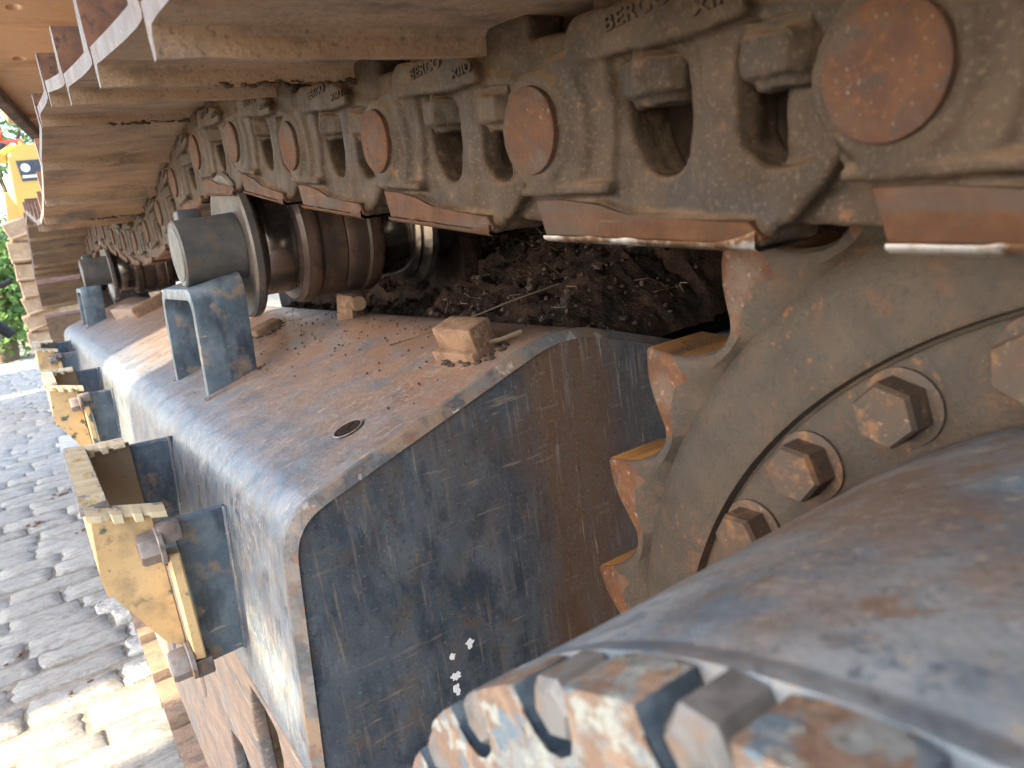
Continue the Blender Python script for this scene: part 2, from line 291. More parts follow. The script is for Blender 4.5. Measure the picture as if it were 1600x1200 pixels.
def remesh(me, voxel, smooth=5):
    o = bpy.data.objects.new('tmp_shape', me); C.objects.link(o)
    r = o.modifiers.new('r', 'REMESH'); r.mode = 'VOXEL'; r.voxel_size = voxel; r.use_smooth_shade = True
    if smooth:
        s = o.modifiers.new('s', 'SMOOTH'); s.iterations = smooth; s.factor = .5
    out = bpy.data.meshes.new_from_object(o.evaluated_get(bpy.context.evaluated_depsgraph_get()))
    bpy.data.objects.remove(o)
    for p in out.polygons: p.use_smooth = True
    return out
_ico = bmesh.new(); bmesh.ops.create_icosphere(_ico, subdivisions=1, radius=1); _ico.verts.ensure_lookup_table()
ICO_V = [v.co.copy() for v in _ico.verts]; ICO_F = [[v.index for v in f.verts] for f in _ico.faces]; _ico.free()
def blob(bm, mt, r, jit=0.0):
    vs = [bm.verts.new(mt @ (v * r) + (Vector((random.uniform(-1, 1), random.uniform(-1, 1), random.uniform(-1, 1))) * r * jit if jit else Vector())) for v in ICO_V]
    for f in ICO_F: bm.faces.new([vs[i] for i in f])
def nz(x, y, z, s): return noise.noise(Vector((x * s, y * s, z * s)))

# ------------------------------------------------------------------ ground and cobbles
def ground():
    bm = bmesh.new()
    def sheet(x0, x1, y0, y1, nx, ny, z):
        g = [[bm.verts.new((x0 + (x1 - x0) * i / nx, y0 + (y1 - y0) * j / ny, z + (.002 * nz(x0 + (x1 - x0) * i / nx, y0 + (y1 - y0) * j / ny, 0, 3)))) for j in range(ny + 1)] for i in range(nx + 1)]
        for i in range(nx):
            for j in range(ny): bm.faces.new((g[i][j], g[i + 1][j], g[i + 1][j + 1], g[i][j + 1]))
    sheet(-60, 60, -40, 140, 40, 60, -1.0090)
    g = put('ground', tomesh(bm, 'ground', M['joint'], 40)); g['kind'] = 'structure'; g['label'] = 'ground paved with uneven grey granite cobbles'
    # a few shared stone shapes, then each stone a piece of the ground
    shapes = []
    for s in range(9):
        b = bmesh.new(); n = 16; rs = random.uniform(.8, 1)
        cs = [(sx * .5 * random.uniform(.90, 1.0), sy * .5 * random.uniform(.84, 1.0)) for sx, sy in ((1, 1), (-1, 1), (-1, -1), (1, -1))]
        ring = []
        for k in range(4):
            p, q = cs[k], cs[(k + 1) % 4]
            for t_ in (.07, .30, .52, .75, .93):
                j = random.uniform(-.022, .022); ring.append((p[0] + (q[0] - p[0]) * t_ + j, p[1] + (q[1] - p[1]) * t_ + j * random.choice((-1, 1))))
        n = len(ring)
        lv = []
        for sc, z in ((1.02, -.03), (1.02, -.0035), (.975, .0005), (.60, .0025)):
            lv.append([b.verts.new((x * sc, y * sc, z + random.uniform(-.003, .004) * (z > 0))) for x, y in ring])
        top = b.verts.new((0, 0, .003 + random.uniform(-.003, .004)))
        for u, v in zip(lv, lv[1:]):
            for k in range(n): b.faces.new((u[k], u[(k + 1) % n], v[(k + 1) % n], v[k]))
        for k in range(n): b.faces.new((lv[-1][k], lv[-1][(k + 1) % n], top))
        shapes.append(tomesh(b, 'cobblestone', M['cobble'], 28))
    spots = []
    y = -1.2; row = 0
    while y < 15:
        d = random.uniform(.095, .14)
        x = -2.6 + random.uniform(0, .2)
        while x < .9:
            w = random.uniform(.15, .29)
            spots.append((x + w / 2, y + d / 2 + .02 * sin(x * 2 + row), w, d)); x += w + .004
        y += d + .005; row += 1
    import heapq
    def score(s):
        x, yy = s[0], s[1]
        vis = -.06 * yy - .40 < x < .06 + .002 * yy and yy > 1.3
        return (0 if vis else 10) + yy * .1 + abs(x) * .3
    spots.sort(key=score)
    rest = bmesh.new()
    for i, (x, y, w, d) in enumerate(spots):
        mw = Matrix.Translation((x, y, -1.003 + random.uniform(-.003, .003))) @ Matrix.Rotation(random.uniform(-.06, .06), 4, 'Z') @ Matrix.Rotation(random.uniform(-.025, .025), 4, 'X') @ Matrix.Diagonal((w * 1.0, d * 1.0, 1, 1))
        me = random.choice(shapes)
        if i < 300: put('cobblestone', me, g, mw)
        else:
            n0 = len(rest.verts); rest.from_mesh(me); rest.verts.ensure_lookup_table()
            [setattr(v, 'co', mw @ v.co) for v in rest.verts[n0:]]
    r = put('cobblestones', tomesh(rest, 'cobblestones', M['cobble'], 45), g); r['kind'] = 'stuff'
def crumbs_on_paving():
    b = bmesh.new(); rr = random.Random(5)
    for cl in range(12):
        cx, cy = rr.uniform(-.5, .02), rr.uniform(1.5, 4.5)
        for k in range(rr.choice((2, 4, 12))):
            r = rr.uniform(.002, .008); blob(b, Matrix.Translation((cx + rr.gauss(0, .02), cy + rr.gauss(0, .02), -1.0 + r * .3)) @ Matrix.Diagonal((1.3, 1, .7, 1)), r, .25)
    o = put('dry_dirt', tomesh(b, 'dry_dirt', M['clay'], 0)); o['kind'] = 'stuff'; o['label'] = 'dry dirt crumbs scattered on the cobbles'; o['category'] = 'dirt'
crumbs_on_paving()
ground()

# ------------------------------------------------------------------ upper deck overhead, car body
def upper():
    t = empty('upper_structure', (.6, 1.5, .5), 'rusty orange underside of the machine house above the track', 'machine house')
    e = lambda y: .087 + (y - 2.46) * .155          # outer edge of the deck
    bm = bmesh.new()
    pl = [(e(-1.6), -1.6), (e(3.16), 3.16), (1.9, 3.25), (1.9, -1.6)]
    outer = [(p[0], p[1]) for p in pl]
    holes = []
    for hx, hy in ((.131, 2.075), (.121, 1.706)):
        holes.append([(hx + .013 * cos(a * pi / 8), hy + .019 * sin(a * pi / 8)) for a in range(16)])
    me = holed_plate(outer, holes, .02, .002, 'deck_plate'); me.materials.clear(); me.materials.append(M['belly'])
    me.transform(Matrix.Translation(Vector((0, 0, .51)) - t.location)); put('deck_plate', me, t)
    b = bmesh.new()           # edge rail under the deck edge and a cross rail, seen as ridges
    prism(b, [(e(-1.6) - .01, -1.6), (e(3.16) - .01, 3.165), (e(3.16) + .02, 3.165), (e(-1.6) + .02, -1.6)], .470, .56, 'z', bevel=.003)
    part('edge_rail', b, M['belly_edge'], t, t)
    b = bmesh.new(); prism(b, [(e(2.76) + .025, 2.745), (e(2.76) + .025, 2.765), (1.9, 2.78), (1.9, 2.76)], .488, .4995, 'z'); part('cross_rib', b, M['belly'], t, t)
    b = bmesh.new(); prism(b, [(e(3.13) + .022, 3.12), (e(3.13) + .022, 3.16), (1.9, 3.24), (1.9, 3.2)], .462, .4995, 'z'); part('cross_rib', b, M['belly_edge'], t, t)
    b = bmesh.new(); box(b, (.10, -1.55, .525), (1.9, 3.1, 1.5), .04); part('house_body', b, M['belly'], t, t)
    c = empty('car_body', (1.3, 1.5, -1), 'dark muddy centre frame hidden behind the track', 'machine frame')
    b = bmesh.new(); box(b, (1.02, -.9, -.72), (1.9, 3.6, .30), .04); part('centre_frame', b, M['dark'], c, c)
    b = bmesh.new(); box(b, (1.1, .7, .301), (1.9, 2.4, .488), .02); part('slew_ring', b, M['dark'], c, c)
upper()

# ------------------------------------------------------------------ crawler track
PITCH = .2185
SC = (.035, -.405); SR = .434
IC = (4.15, -.42); IR = .42
def chain_path():
    top = [(.035, .029), (.156, .031), (.374, .047), (.581, .074), (.789, .102), (.963, .133), (1.18, .162), (1.40, .149), (1.62, .113), (1.84, .086), (2.08, .074), (2.35, .085), (2.65, .122), (3.02, .163), (3.3, .142), (3.6, .088), (3.9, .025), (4.15, .0)]
    pts = []
    n = len(top)
    for i in range(n - 1):
        p0 = Vector(top[max(i - 1, 0)]); p1 = Vector(top[i]); p2 = Vector(top[i + 1]); p3 = Vector(top[min(i + 2, n - 1)])
        for j in range(40):
            s = j / 40
            pts.append(.5 * ((2 * p1) + (p2 - p0) * s + (2 * p0 - 5 * p1 + 4 * p2 - p3) * s * s + (3 * p1 - p0 - 3 * p2 + p3) * s ** 3))
    for j in range(160): a = pi * j / 160; pts.append(Vector((IC[0] + IR * sin(a), IC[1] + IR * cos(a))))
    for j in range(200): s = j / 200; pts.append(Vector((IC[0] + (SC[0] - IC[0]) * s, -.84)))
    for j in range(161): a = pi + pi * j / 160; pts.append(Vector((SC[0] + SR * sin(a), SC[1] + SR * cos(a))))
    return pts
def pins():
    pts = chain_path()
    start = min(range(len(pts) // 3), key=lambda i: (pts[i] - Vector((.156, .031))).length)
    pts = pts[start:] + pts[:start]
    out = [pts[0]]; i = 1
    while i < len(pts):
        if (pts[i] - out[-1]).length >= PITCH:
            a, b = pts[i - 1], pts[i]; lo, hi = 0.0, 1.0
            for _ in range(20):
                m = (lo + hi) / 2
                if ((a + (b - a) * m) - out[-1]).length < PITCH: lo = m
                else: hi = m
            out.append(a + (b - a) * hi)
        else: i += 1
    return out
PINS = pins()
if (PINS[-1] - PINS[0]).length < PITCH * .55: PINS.pop()
XF = .276                    # outer face of the pin bosses
CX = .417                    # middle of the chain
PL = PITCH
def link_mesh():
    """local frame: x = depth inward from the boss face, y = along the chain, z = up; pin end at y=PL, bushing end at y=0"""
    bm = bmesh.new()
    def pl(outer, holes, w0, w1):
        me = holed_plate(outer, holes, w1 - w0, .003, 'tmp')
        me.transform(Matrix(((0, 0, 1, (w0 + w1) / 2), (1, 0, 0, 0), (0, 1, 0, 0), (0, 0, 0, 1)))); bm.from_mesh(me); bpy.data.meshes.remove(me)
    winB = rnd_poly([(.151, .027), (.109, .027), (.1045, .000), (.109, -.031), (.134, -.033), (.147, -.010)], [.006, .014, .01, .014, .012, .01])
    winA = rnd_poly([(.0775, .022), (.065, .029), (.036, .025), (.036, -.028), (.062, -.033), (.078, -.02)], [.01, .010, .01, .01, .012, .012])
    outer = rnd_poly([(.215, -.048), (.17, -.055), (.052, -.058), (.034, -.040), (.02, -.02), (.02, .03), (.062, .040), (.185, .046), (.20, .03), (.222, .02)], .006)
    pl(outer, [winB, winA], .013, .046)
    def cyl(u, v, r, w0, w1, n=40, tap=1.0):
        prism_r = [(u + r * cos(2 * pi * k / n), v + r * sin(2 * pi * k / n)) for k in range(n)]
        pl2 = [(u + r * tap * cos(2 * pi * k / n), v + r * tap * sin(2 * pi * k / n)) for k in range(n)]
        a = [bm.verts.new((w0, p[0], p[1])) for p in pl2]; b = [bm.verts.new((w1, p[0], p[1])) for p in prism_r]
        bm.faces.new(a[::-1]); bm.faces.new(b)
        for k in range(n): bm.faces.new((a[k], a[(k + 1) % n], b[(k + 1) % n], b[k]))
    cyl(PL, 0, .0335, .0005, .032, tap=.975)
    cyl(PL, 0, .042, .006, .030, tap=.82)
    pl(rnd_poly([(.178, -.034), (.215, -.036), (.222, .034), (.184, .040), (.170, .0)], .012), [], .0035, .03)
    pl(rnd_poly([(.160, -.040), (.245, -.036), (.245, -.01), (.215, .036), (.182, .044), (.158, .036), (.153, .0)], .012), [], .0075, .034)
    cyl(0, 0, .034, .026, .058)
    pl(rnd_poly([(-.022, .0), (.05, .012), (.058, .035), (.047, .0525), (-.016, .0545), (-.032, .03)], .014), [], .018, .055)     # rear hump
    pl(rnd_poly([(.0, -.03), (.06, -.055), (.06, .03), (.0, .034)], .004), [], .024, .052)
    pl(rnd_poly([(.187, .030), (.187, .048), (.178, .0555), (.085, .0525), (.066, .043), (.064, .032), (.10, .029), (.15, .030)], [.006, .006, .008, .01, .008, .004, .004, .004]), [], .003, .046)   # shoe pad
    pl(rnd_poly([(.228, -.040), (.2195, -.0645), (.060, -.0665), (.057, -.062), (.066, -.0535), (.142, -.050), (.17, -.043)], .002), [], .006, .050)   # rail
    pl([(.158, -.0325), (.240, -.0325), (.240, -.0385), (.158, -.0385)], [], .001, .03)                       # ledge below the boss
    pl(rnd_poly([(.066, -.058), (.01, -.060), (-.02, -.052), (-.02, -.03), (.06, -.04)], .006), [], .026, .052)  # rail continues at the bushing end
    pl(rnd_poly([(.180, .03), (.176, .068), (.02, .068), (.02, .03)], .006), [], .016, .046)   # seat of the shoe
    n = 14                                                                        # rounded post between the windows
    for u0, u1, v0, v1 in ((.0755, .1075, -.060, .046),):
        a = []; b = []
        for k in range(n):
            t = 2 * pi * k / n; uu = (u0 + u1) / 2 + (u1 - u0) / 2 * cos(t); ww = .026 + .0155 * sin(t)
            a.append(bm.verts.new((ww, uu, v0))); b.append(bm.verts.new((ww, uu, v1)))
        bm.faces.new(a); bm.faces.new(b[::-1])
        for k in range(n): bm.faces.new((a[k], a[(k + 1) % n], b[(k + 1) % n], b[k]))
    me = bpy.data.meshes.new('tmp'); bmesh.ops.recalc_face_normals(bm, faces=bm.faces); bm.to_mesh(me); bm.free()
    out = remesh(me, .0018, 6); out.name = 'track_link'; out.materials.clear(); out.materials.append(M['link'])
    for v in out.vertices:
        d = .0007 * nz(v.co.x, v.co.y, v.co.z, 140) + .0008 * nz(v.co.x + 3, v.co.y, v.co.z, 35); v.co += v.normal * d
    return out
def text_mesh(s, size, ext):
    cu = bpy.data.curves.new('lettering', 'FONT'); cu.body = s; cu.size = size; cu.extrude = ext; cu.offset = size * .018; cu.space_character = 1.08
    o = bpy.data.objects.new('tmp_text', cu); C.objects.link(o)
    me = bpy.data.meshes.new_from_object(o.evaluated_get(bpy.context.evaluated_depsgraph_get())); bpy.data.objects.remove(o)
    return me
def track():
    t = empty('crawler_track', (CX, 2.1, -1), 'rusty clay-caked crawler track running overhead and round the sprocket', 'crawler track')
    lm = link_mesh(); lm_r = lm.copy(); lm_r.transform(Matrix.Diagonal((-1, 1, 1, 1))); lm_r.flip_normals()
    b = bmesh.new(); lathe(b, [(-.0030, .0080), (-.0030, .0170), (-.0034, .0238), (-.0026, .0250), (.000, .0254), (.04, .0254)], (0, 0), 48); pin = tomesh(b, 'track_pin', M['pin'], 40)
    for v in pin.vertices:
        if v.co.x < .001: v.co.x += .0006 * nz(0, v.co.y, v.co.z, 90)
    b = bmesh.new(); lathe(b, [(.05, .024), (.052, .036), (.23, .036), (.232, .024)], (0, 0), 32); bush = tomesh(b, 'bushing', M['bush'], 40)
    # rail side strip with its bright lower edge
    b = bmesh.new(); prism(b, [(.2275, -.0405), (.2195, -.0625), (.061, -.0645), (.0575, -.0618), (.066, -.0542), (.10, -.0532), (.142, -.0516), (.157, -.0478), (.17, -.0440), (.20, -.0415)], .0048, .02, 'x', bevel=.0008); rail = tomesh(b, 'rail_side', M['rail'], 25)
    b = bmesh.new()
    for u0, u1 in ((.06, .219),):
        n = 26; pr = None
        for i in range(n + 1):
            u = u0 + (u1 - u0) * i / n; w = .0016 + .0022 * max(0, nz(u, 0, 1, 60)) + (.006 if u < .075 else 0) * (1 - (u - .06) / .015)
            zb = -.0668 + .0014 * (u - .06) / .159 * 1.2
            rg = [b.verts.new((.0024, u, zb + w + .0012)), b.verts.new((.0026, u, zb + .0008)), b.verts.new((.006, u, zb - .0012)), b.verts.new((.046, u, zb - .0012))]
            if pr:
                for k in range(3): b.faces.new((pr[k], pr[k + 1], rg[k + 1], rg[k]))
            pr = rg
    edge = tomesh(b, 'rail_edge', M['bright'], 60); edge_dull = edge.copy(); edge_dull.materials[0] = M['rail']
    b = bmesh.new(); hexbolt(b, (0, 0, -.004), .0255, .0175, 'z', rot=.35, cham=.10); box(b, (-.016, -.016, -.006), (.016, .016, .002))
    r = [[b.verts.new((q * cos(2 * pi * k / 20), q * sin(2 * pi * k / 20), z)) for k in range(20)] for q, z in ((.017, -.0215), (.0175, -.0255), (.015, -.0265))]
    for u, v in zip(r, r[1:]):
        for k in range(20): b.faces.new((u[k], u[(k + 1) % 20], v[(k + 1) % 20], v[k]))
    b.faces.new(r[-1])
    bolt = remesh(tomesh(b, 'tmp', M['link'], 35), .0016, 3); bolt.name = 'shoe_bolt'; bolt.materials.clear(); bolt.materials.append(M['link'])
    for v in bolt.vertices: v.co += v.normal * .0014 * nz(v.co.x, v.co.y, v.co.z, 110)
    tx = []
    for s, u0, v0, size in (('BERCO', .1512, .0415, .0105), ('XIIU', .0920, .0370, .0075)):
        me = text_mesh(s, size, .0011)
        me.transform(Matrix(((0, 0, -1, 0), (-1, 0, 0, 0), (0, 1, 0, 0), (0, 0, 0, 1))))
        wd = max(-v.co.y for v in me.vertices); k = (.0465 if s == 'BERCO' else .026) / wd
        me.transform(Matrix.Diagonal((1, k, 1, 1))); me.transform(Matrix.Rotation(radians(-6 if s == 'BERCO' else -7), 4, 'X')); me.transform(Matrix.Translation(((.0026 if s == 'BERCO' else .0028), u0, v0)))
        me.materials.clear(); me.materials.append(M['link']); tx.append(me)
    # shoes: three variants with differently ragged lips
    prof = [(.082, .058), (.100, .0565), (.150, .0555), (.262, .0560), (.277, .0555), (.281, .0515), (.2825, .0405), (.2885, .0400), (.2915, .052), (.2915, .0690), (.200, .0685), (.180, .0685), (.150, .0685), (.112, .069), (.104, .110), (.090, .110), (.085, .069), (.080, .062)]
    prof = [(u, v + .012) for u, v in prof]
    x0, x1 = .088, .746; shoes = []
    for sv in range(4):
        b = bmesh.new(); nx = 60; pr = None
        for i in range(nx + 1):
            x = x0 + (x1 - x0) * i / nx; rg = []
            for k, (u, v) in enumerate(prof):
                dv = 0
                if k in (6, 7): dv = .0016 * nz(x, sv * 7, 0, 30) - .0022 * max(0, nz(x, sv * 3 + 2, 0, 14))
                elif k < 5: dv = .0012 * nz(x, u * 3, sv * 5, 18)
                rg.append(b.verts.new((x - CX, u, v + dv)))
            if pr:
                for k in range(len(prof)):
                    f = b.faces.new((pr[k], pr[(k + 1) % len(prof)], rg[(k + 1) % len(prof)], rg[k]))
                    f.material_index = 2 if k >= 10 else 0
            else: f = b.faces.new(rg); f.material_index = 1
            pr = rg
        f = b.faces.new(pr[::-1]); f.material_index = 1
        shoes.append(tomesh(b, 'track_shoe', [M['shoe'], M['shoe_end'], M['grouser']], 35))
    def crumbs(sv):
        b = bmesh.new(); rr = random.Random(40 + sv)
        for run in range(4):
            xa = rr.uniform(.14, .55); ln = rr.uniform(.08, .22); n = int(ln / .003)
            for i in range(n):
                x = xa + ln * i / n
                if rr.random() < .15: continue
                s = rr.uniform(.001, .0032)
                mt = Matrix.Translation((x - CX, .2840 + rr.uniform(-.003, .002), .0525 - rr.uniform(-.001, .0022))) @ Matrix.Rotation(rr.uniform(0, 3), 4, 'X') @ Matrix.Diagonal((rr.uniform(1, 2.2), 1, rr.uniform(.5, 1), 1))
                blob(b, mt, s)
        return tomesh(b, 'clay_crumbs', M['lip_dirt'], 0)
    cr = [crumbs(s) for s in range(3)]
    n = len(PINS)
    for k in range(n):
        a = PINS[k]; bb = PINS[(k + 1) % n]; d = bb - a; ang = atan2(d.y, d.x)
        low = a.y < -.7 and 0.4 < a.x < 3.9
        near = k < 11 or k >= n - 2
        R4 = Matrix.Rotation(ang, 4, 'X'); base = Vector((0, a.x, a.y)) - t.location
        dx = -.045 if low else 0
        sh = put('track_shoe', shoes[(k * 7) % 4], t, Matrix.Translation(base + Vector((CX + dx, 0, 0))) @ R4)
        if near:
            c = put('clay_crumbs', cr[k % 3], sh); c['kind'] = 'stuff'
        for side in (0, 1):
            xw = XF if side == 0 else 2 * CX - XF
            mw = Matrix.Translation(base + Vector((xw + dx, 0, 0))) @ R4 @ Matrix.Diagonal((1, d.length / PITCH, 1, 1))
            lk = put('track_link', lm if side == 0 else lm_r, t, mw)
            sg = 1 if side == 0 else -1
            if side == 0:
                pm = put('track_pin', pin, lk, Matrix.Translation((0, PL, 0))); put('rail_side', rail, lk); put('rail_edge', edge if (k < 1 or k > n - 2) else edge_dull, lk)
                for u, v in ((.133, .0295), (.0555, .0275)):
                    put('shoe_bolt', bolt, lk, Matrix.Translation((.0275, u, v)) @ Matrix.Rotation(random.uniform(0, 1), 4, 'Z'))
                if near:
                    put('lettering', tx[0], lk); put('lettering', tx[1], lk)
        put('bushing', bush, t, Matrix.Translation(base + Vector((XF - .0 + dx, 0, 0))) @ R4)
track()

# ------------------------------------------------------------------ track frame
Y0, Y1 = .58, 3.95
def frame():
    t = empty('track_frame', (.4, 2.2, -1), 'blue-black track frame box with lifting lugs and yellow steps', 'track frame')
    side_x = lambda z: .11 + .0788 * (z + .434)
    prof = [(.436, -.112), (.60, -.165), (.66, -.20), (.66, -.44), (side_x(-.45), -.45), (.1245, -.219), (.160, -.2025)]
    prof = [(.436, -.112), (.60, -.165), (.66, -.20), (.66, -.45), (side_x(-.45), -.45), (.1300, -.2125)]
    pr = rnd_poly(prof, [.05, .02, .02, 0, 0, .038], 8)
    # shell: top/side sheet, its cut edge standing a little behind the end plate
    bm = bmesh.new(); prism(bm, pr, Y0 + .004, Y1, 'y', bevel=.003, segs=2)
    hole = part('top_sheet', bm, M['frame'], t, t, 40)
    # dense end rim with worn edge and the end plate in front
    def inset(poly, d):
        c = Vector((.40, -.30)); out = []
        n = len(poly)
        for i, p in enumerate(poly):
            a = Vector(poly[i - 1]); q = Vector(poly[(i + 1) % n]); tdir = (q - a).normalized(); nrm = Vector((tdir.y, -tdir.x))
            if nrm.dot(Vector(p) - c) > 0: nrm = -nrm
            out.append(tuple(Vector(p) + nrm * d))
        return out
    def loopface(b, p0, y0, p1, y1):
        a = [b.verts.new((p[0], y0, p[1])) for p in p0]; c = [b.verts.new((p[0], y1, p[1])) for p in p1]
        for i in range(len(p0)): b.faces.new((a[i], a[(i + 1) % len(a)], c[(i + 1) % len(a)], c[i]))
    rimp = inset(pr, -.0015)
    lowpts = [(.66, -.88), (.078, -.88)]
    def full(poly): # extend the section down past the sheet
        top = [p for p in poly if p[1] > -.449]; zb = -.88
        i = [k for k, p in enumerate(poly) if p[1] <= -.449]
        return top
    ol = rnd_poly([(.436, -.1105), (.60, -.1635), (.6615, -.20), (.6615, -.88), (.0730, -.88), (.1285, -.2115)], [.05, .02, .02, 0, 0, .038], 8)
    inn = inset(ol, .0105)
    b = bmesh.new(); loopface(b, ol, Y0 + .010, ol, Y0 + .0035); loopface(b, ol, Y0 + .0035, inset(ol, .0095), Y0 - .0045); loopface(b, inset(ol, .0095), Y0 - .0045, inset(ol, .0100), Y0 + .004)
    part('plate_rim', b, M['edge'], t, t, 20)
    b = bmesh.new(); prism(b, inset(ol, .0096), Y0 - .002, Y0 + .0035, 'y'); part('end_plate', b, M['endplate'], t, t, 20)
    b = bmesh.new(); box(b, (.662, Y0 + .02, -.62), (1.0, Y0 + .034, -.175), .003); part('cross_plate', b, M['endplate'], t, t)
    for (sx, sz, w, h, sd_) in ((.2545, -.395, .006, .006, 1), (.2750, -.3905, .0075, .009, 2), (.2550, -.4160, .010, .008, 3), (.2535, -.430, .007, .012, 4)):
        b = bmesh.new(); rr = random.Random(sd_); pts = []
        for k in range(22):
            a = 2 * pi * k / 22; q = 1 + .55 * noise.noise(Vector((cos(a) * 2, sin(a) * 2, sd_ * 3.1))) + rr.uniform(-.2, .2)
            pts.append((sx + w * .5 * q * cos(a), sz + h * .5 * q * sin(a)))
        prism(b, pts, Y0 - .0026, Y0 - .0018, 'y'); part('paint_splash', b, M['white'], t, t, 0)
    # guard sheet with mud slots
    outer = [(Y0 + .012, -.4525), (Y1, -.4525), (Y1, -.86), (Y0 + .012, -.86)]
    h3 = [(.798, -.462), (.81, -.513), (.792, -.56), (.765, -.60), (.735, -.60), (.71, -.535), (.69, -.50), (.686, -.486), (.695, -.463), (.735, -.459)]
    h2 = [(.98, -.616), (.985, -.675), (.97, -.74), (.90, -.74), (.86, -.66), (.872, -.61), (.906, -.60)]
    h1 = [(1.20, -.590), (1.235, -.629), (1.176, -.683), (1.150, -.642), (1.160, -.60)]
    holes = [h3, h2, h1]
    for s in range(1, 6):
        holes.append([(p[0] + .52 * s, p[1] - .02) for p in h3]); 
        holes.append([(p[0] + .46 * s + .05, p[1]) for p in h2]) if s < 6 else None
    holes = holes[:3] + [[(yy, -.50), (yy + .09, -.70), (yy - .02, -.76), (yy - .10, -.68)] for yy in (1.55, 1.95, 2.35, 2.75, 3.15, 3.55)]
    me = holed_plate(outer, holes, .016, .0025, 'slotted_guard'); me.materials.clear(); me.materials.append(M['guard'])
    # local (y,z) -> the inclined side plane
    me.transform(Matrix(((0, .0788, -1, .11 + .0788 * .434 + .0065), (1, 0, 0, 0), (0, 1, 0, 0), (0, 0, 0, 1))))
    me.transform(Matrix.Translation(-t.location)); put('slotted_guard', me, t)
    b = bmesh.new(); prism(b, [(.19, -.452), (.60, -.452), (.60, -.70), (.165, -.70)], Y0 + .012, Y1, 'y'); part('inner_box', b, M['bluepaint'], t, t)
    # bolt hole through the sloping top
    nrm = Vector((-.305, 0, .952)); cpos = Vector((.2315, .674, -.1778))
    b = bmesh.new(); ux = Vector((.952, 0, .305)); uy = Vector((0, 1, 0))
    def disc(r, h, ry=1.0): return [b.verts.new(cpos + ux * r * cos(2 * pi * k / 28) + uy * r * sin(2 * pi * k / 28) + nrm * h) for k in range(28)]
    rr = [disc(.0160, .0003), disc(.0150, .0009), disc(.0142, .0006)]
    for u, v in zip(rr, rr[1:]):
        for k in range(28): b.faces.new((u[k], u[(k + 1) % 28], v[(k + 1) % 28], v[k]))
    b.faces.new(disc(.0144, .0005)); 
    for f in b.faces: f.material_index = 0
    b.faces.ensure_lookup_table(); b.faces[-1].material_index = 1
    ring = part('plug_hole', b, [M['frame'], M['mud']], t, t)
    # lifting lugs: a wide strap bent into an inverted U
    def lug(ya, yb, x0, x1, ht, th=.017):
        zt = lambda x: -.2045 + (x - .155) * .318
        b = bmesh.new(); outer_ = [(ya, -.03), (ya, ht), (yb, ht), (yb, -.03)]
        o = rnd_poly(outer_, [0, .040, .040, 0], 7); i_ = rnd_poly([(ya + th, -.03), (ya + th, ht - th), (yb - th, ht - th), (yb - th, -.03)], [0, .026, .026, 0], 7)
        n = len(o); vv = []
        for x in (x0, x1):
            dz = zt(x)
            tap = .012 if x == x1 else 0
            vv.append(([b.verts.new((x + .010 * max(0, p[1] + .03) / .16 * (1), p[0], dz * (1) + p[1] * (1 if x == x0 else .95))) for p in o], [b.verts.new((x + .010 * max(0, p[1] + .03) / .16, p[0], dz + p[1] * (1 if x == x0 else .95))) for p in i_]))
        (oa, ia), (ob, ib) = vv
        for k in range(n - 1):
            b.faces.new((oa[k], oa[k + 1], ob[k + 1], ob[k])); b.faces.new((ia[k], ib[k], ib[k + 1], ia[k + 1]))
            b.faces.new((oa[k], ia[k], ia[k + 1], oa[k + 1])); b.faces.new((ob[k], ob[k + 1], ib[k + 1], ib[k]))
        b.faces.new((oa[0], ob[0], ib[0], ia[0])); b.faces.new((oa[-1], ia[-1], ib[-1], ob[-1]))
        bmesh.ops.recalc_face_normals(b, faces=b.faces)
        bmesh.ops.bevel(b, geom=[e for e in b.edges if e.calc_face_angle(0) > 1.2], offset=.0018, segments=2, profile=.5, affect='EDGES')
        o_ = part('lifting_lug', b, M['bluepaint'], t, t, 35)
        for yy in (ya - .001, yb + .001):
            w = bmesh.new(); tube(w, [(x0 - .003 + (x1 - x0 + .006) * s / 10, yy + random.uniform(-.001, .001), zt(x0 + (x1 - x0) * s / 10) + .0) for s in range(11)], .005, 8)
            part('weld_bead', w, M['frame'], o_, t, 60)
    lug(1.11, 1.375, .187, .262, .158)
    lug(3.30, 3.56, .190, .262, .155)
    # little blocks welded on the ridge
    for (x, y, z, dx, dy, dz, rz, m) in ((.375, .665, -.128, .030, .068, .030, .10, 'clay'), (.372, .668, -.135, .036, .075, .012, .10, 'clay'), (.355, 1.36, -.142, .05, .05, .016, .05, 'clay'), (.33, 2.95, -.148, .06, .30, .03, .2, 'guard'), (.36, 2.75, -.13, .12, .06, .03, 0, 'clay')):
        b = bmesh.new(); box(b, (-dx / 2, -dy / 2, -.012), (dx / 2, dy / 2, dz), .003)
        bmesh.ops.subdivide_edges(b, edges=b.edges[:], cuts=2)
        for v in b.verts: v.co += Vector((nz(*(v.co + Vector((x, y, 0))), 70), nz(*(v.co + Vector((y, x, 3))), 70), nz(*(v.co + Vector((x, y, 7))), 70))) * .0014
        bmesh.ops.transform(b, matrix=Matrix.Translation((x, y, z)) @ Matrix.Rotation(rz, 4, 'Z') @ Matrix.Rotation(-.3, 4, 'Y'), verts=b.verts)
        part('stop_block', b, M[m], t, t, 30)
    b = bmesh.new(); box(b, (-.018, -.016, -.02), (.018, .016, .022), .003); bmesh.ops.transform(b, matrix=Matrix.Translation((.430, 1.12, -.105)) @ Matrix.Rotation(.5, 4, 'Z') @ Matrix.Rotation(.2, 4, 'X'), verts=b.verts)
    nb = part('square_nut', b, M['clay'], t, t)
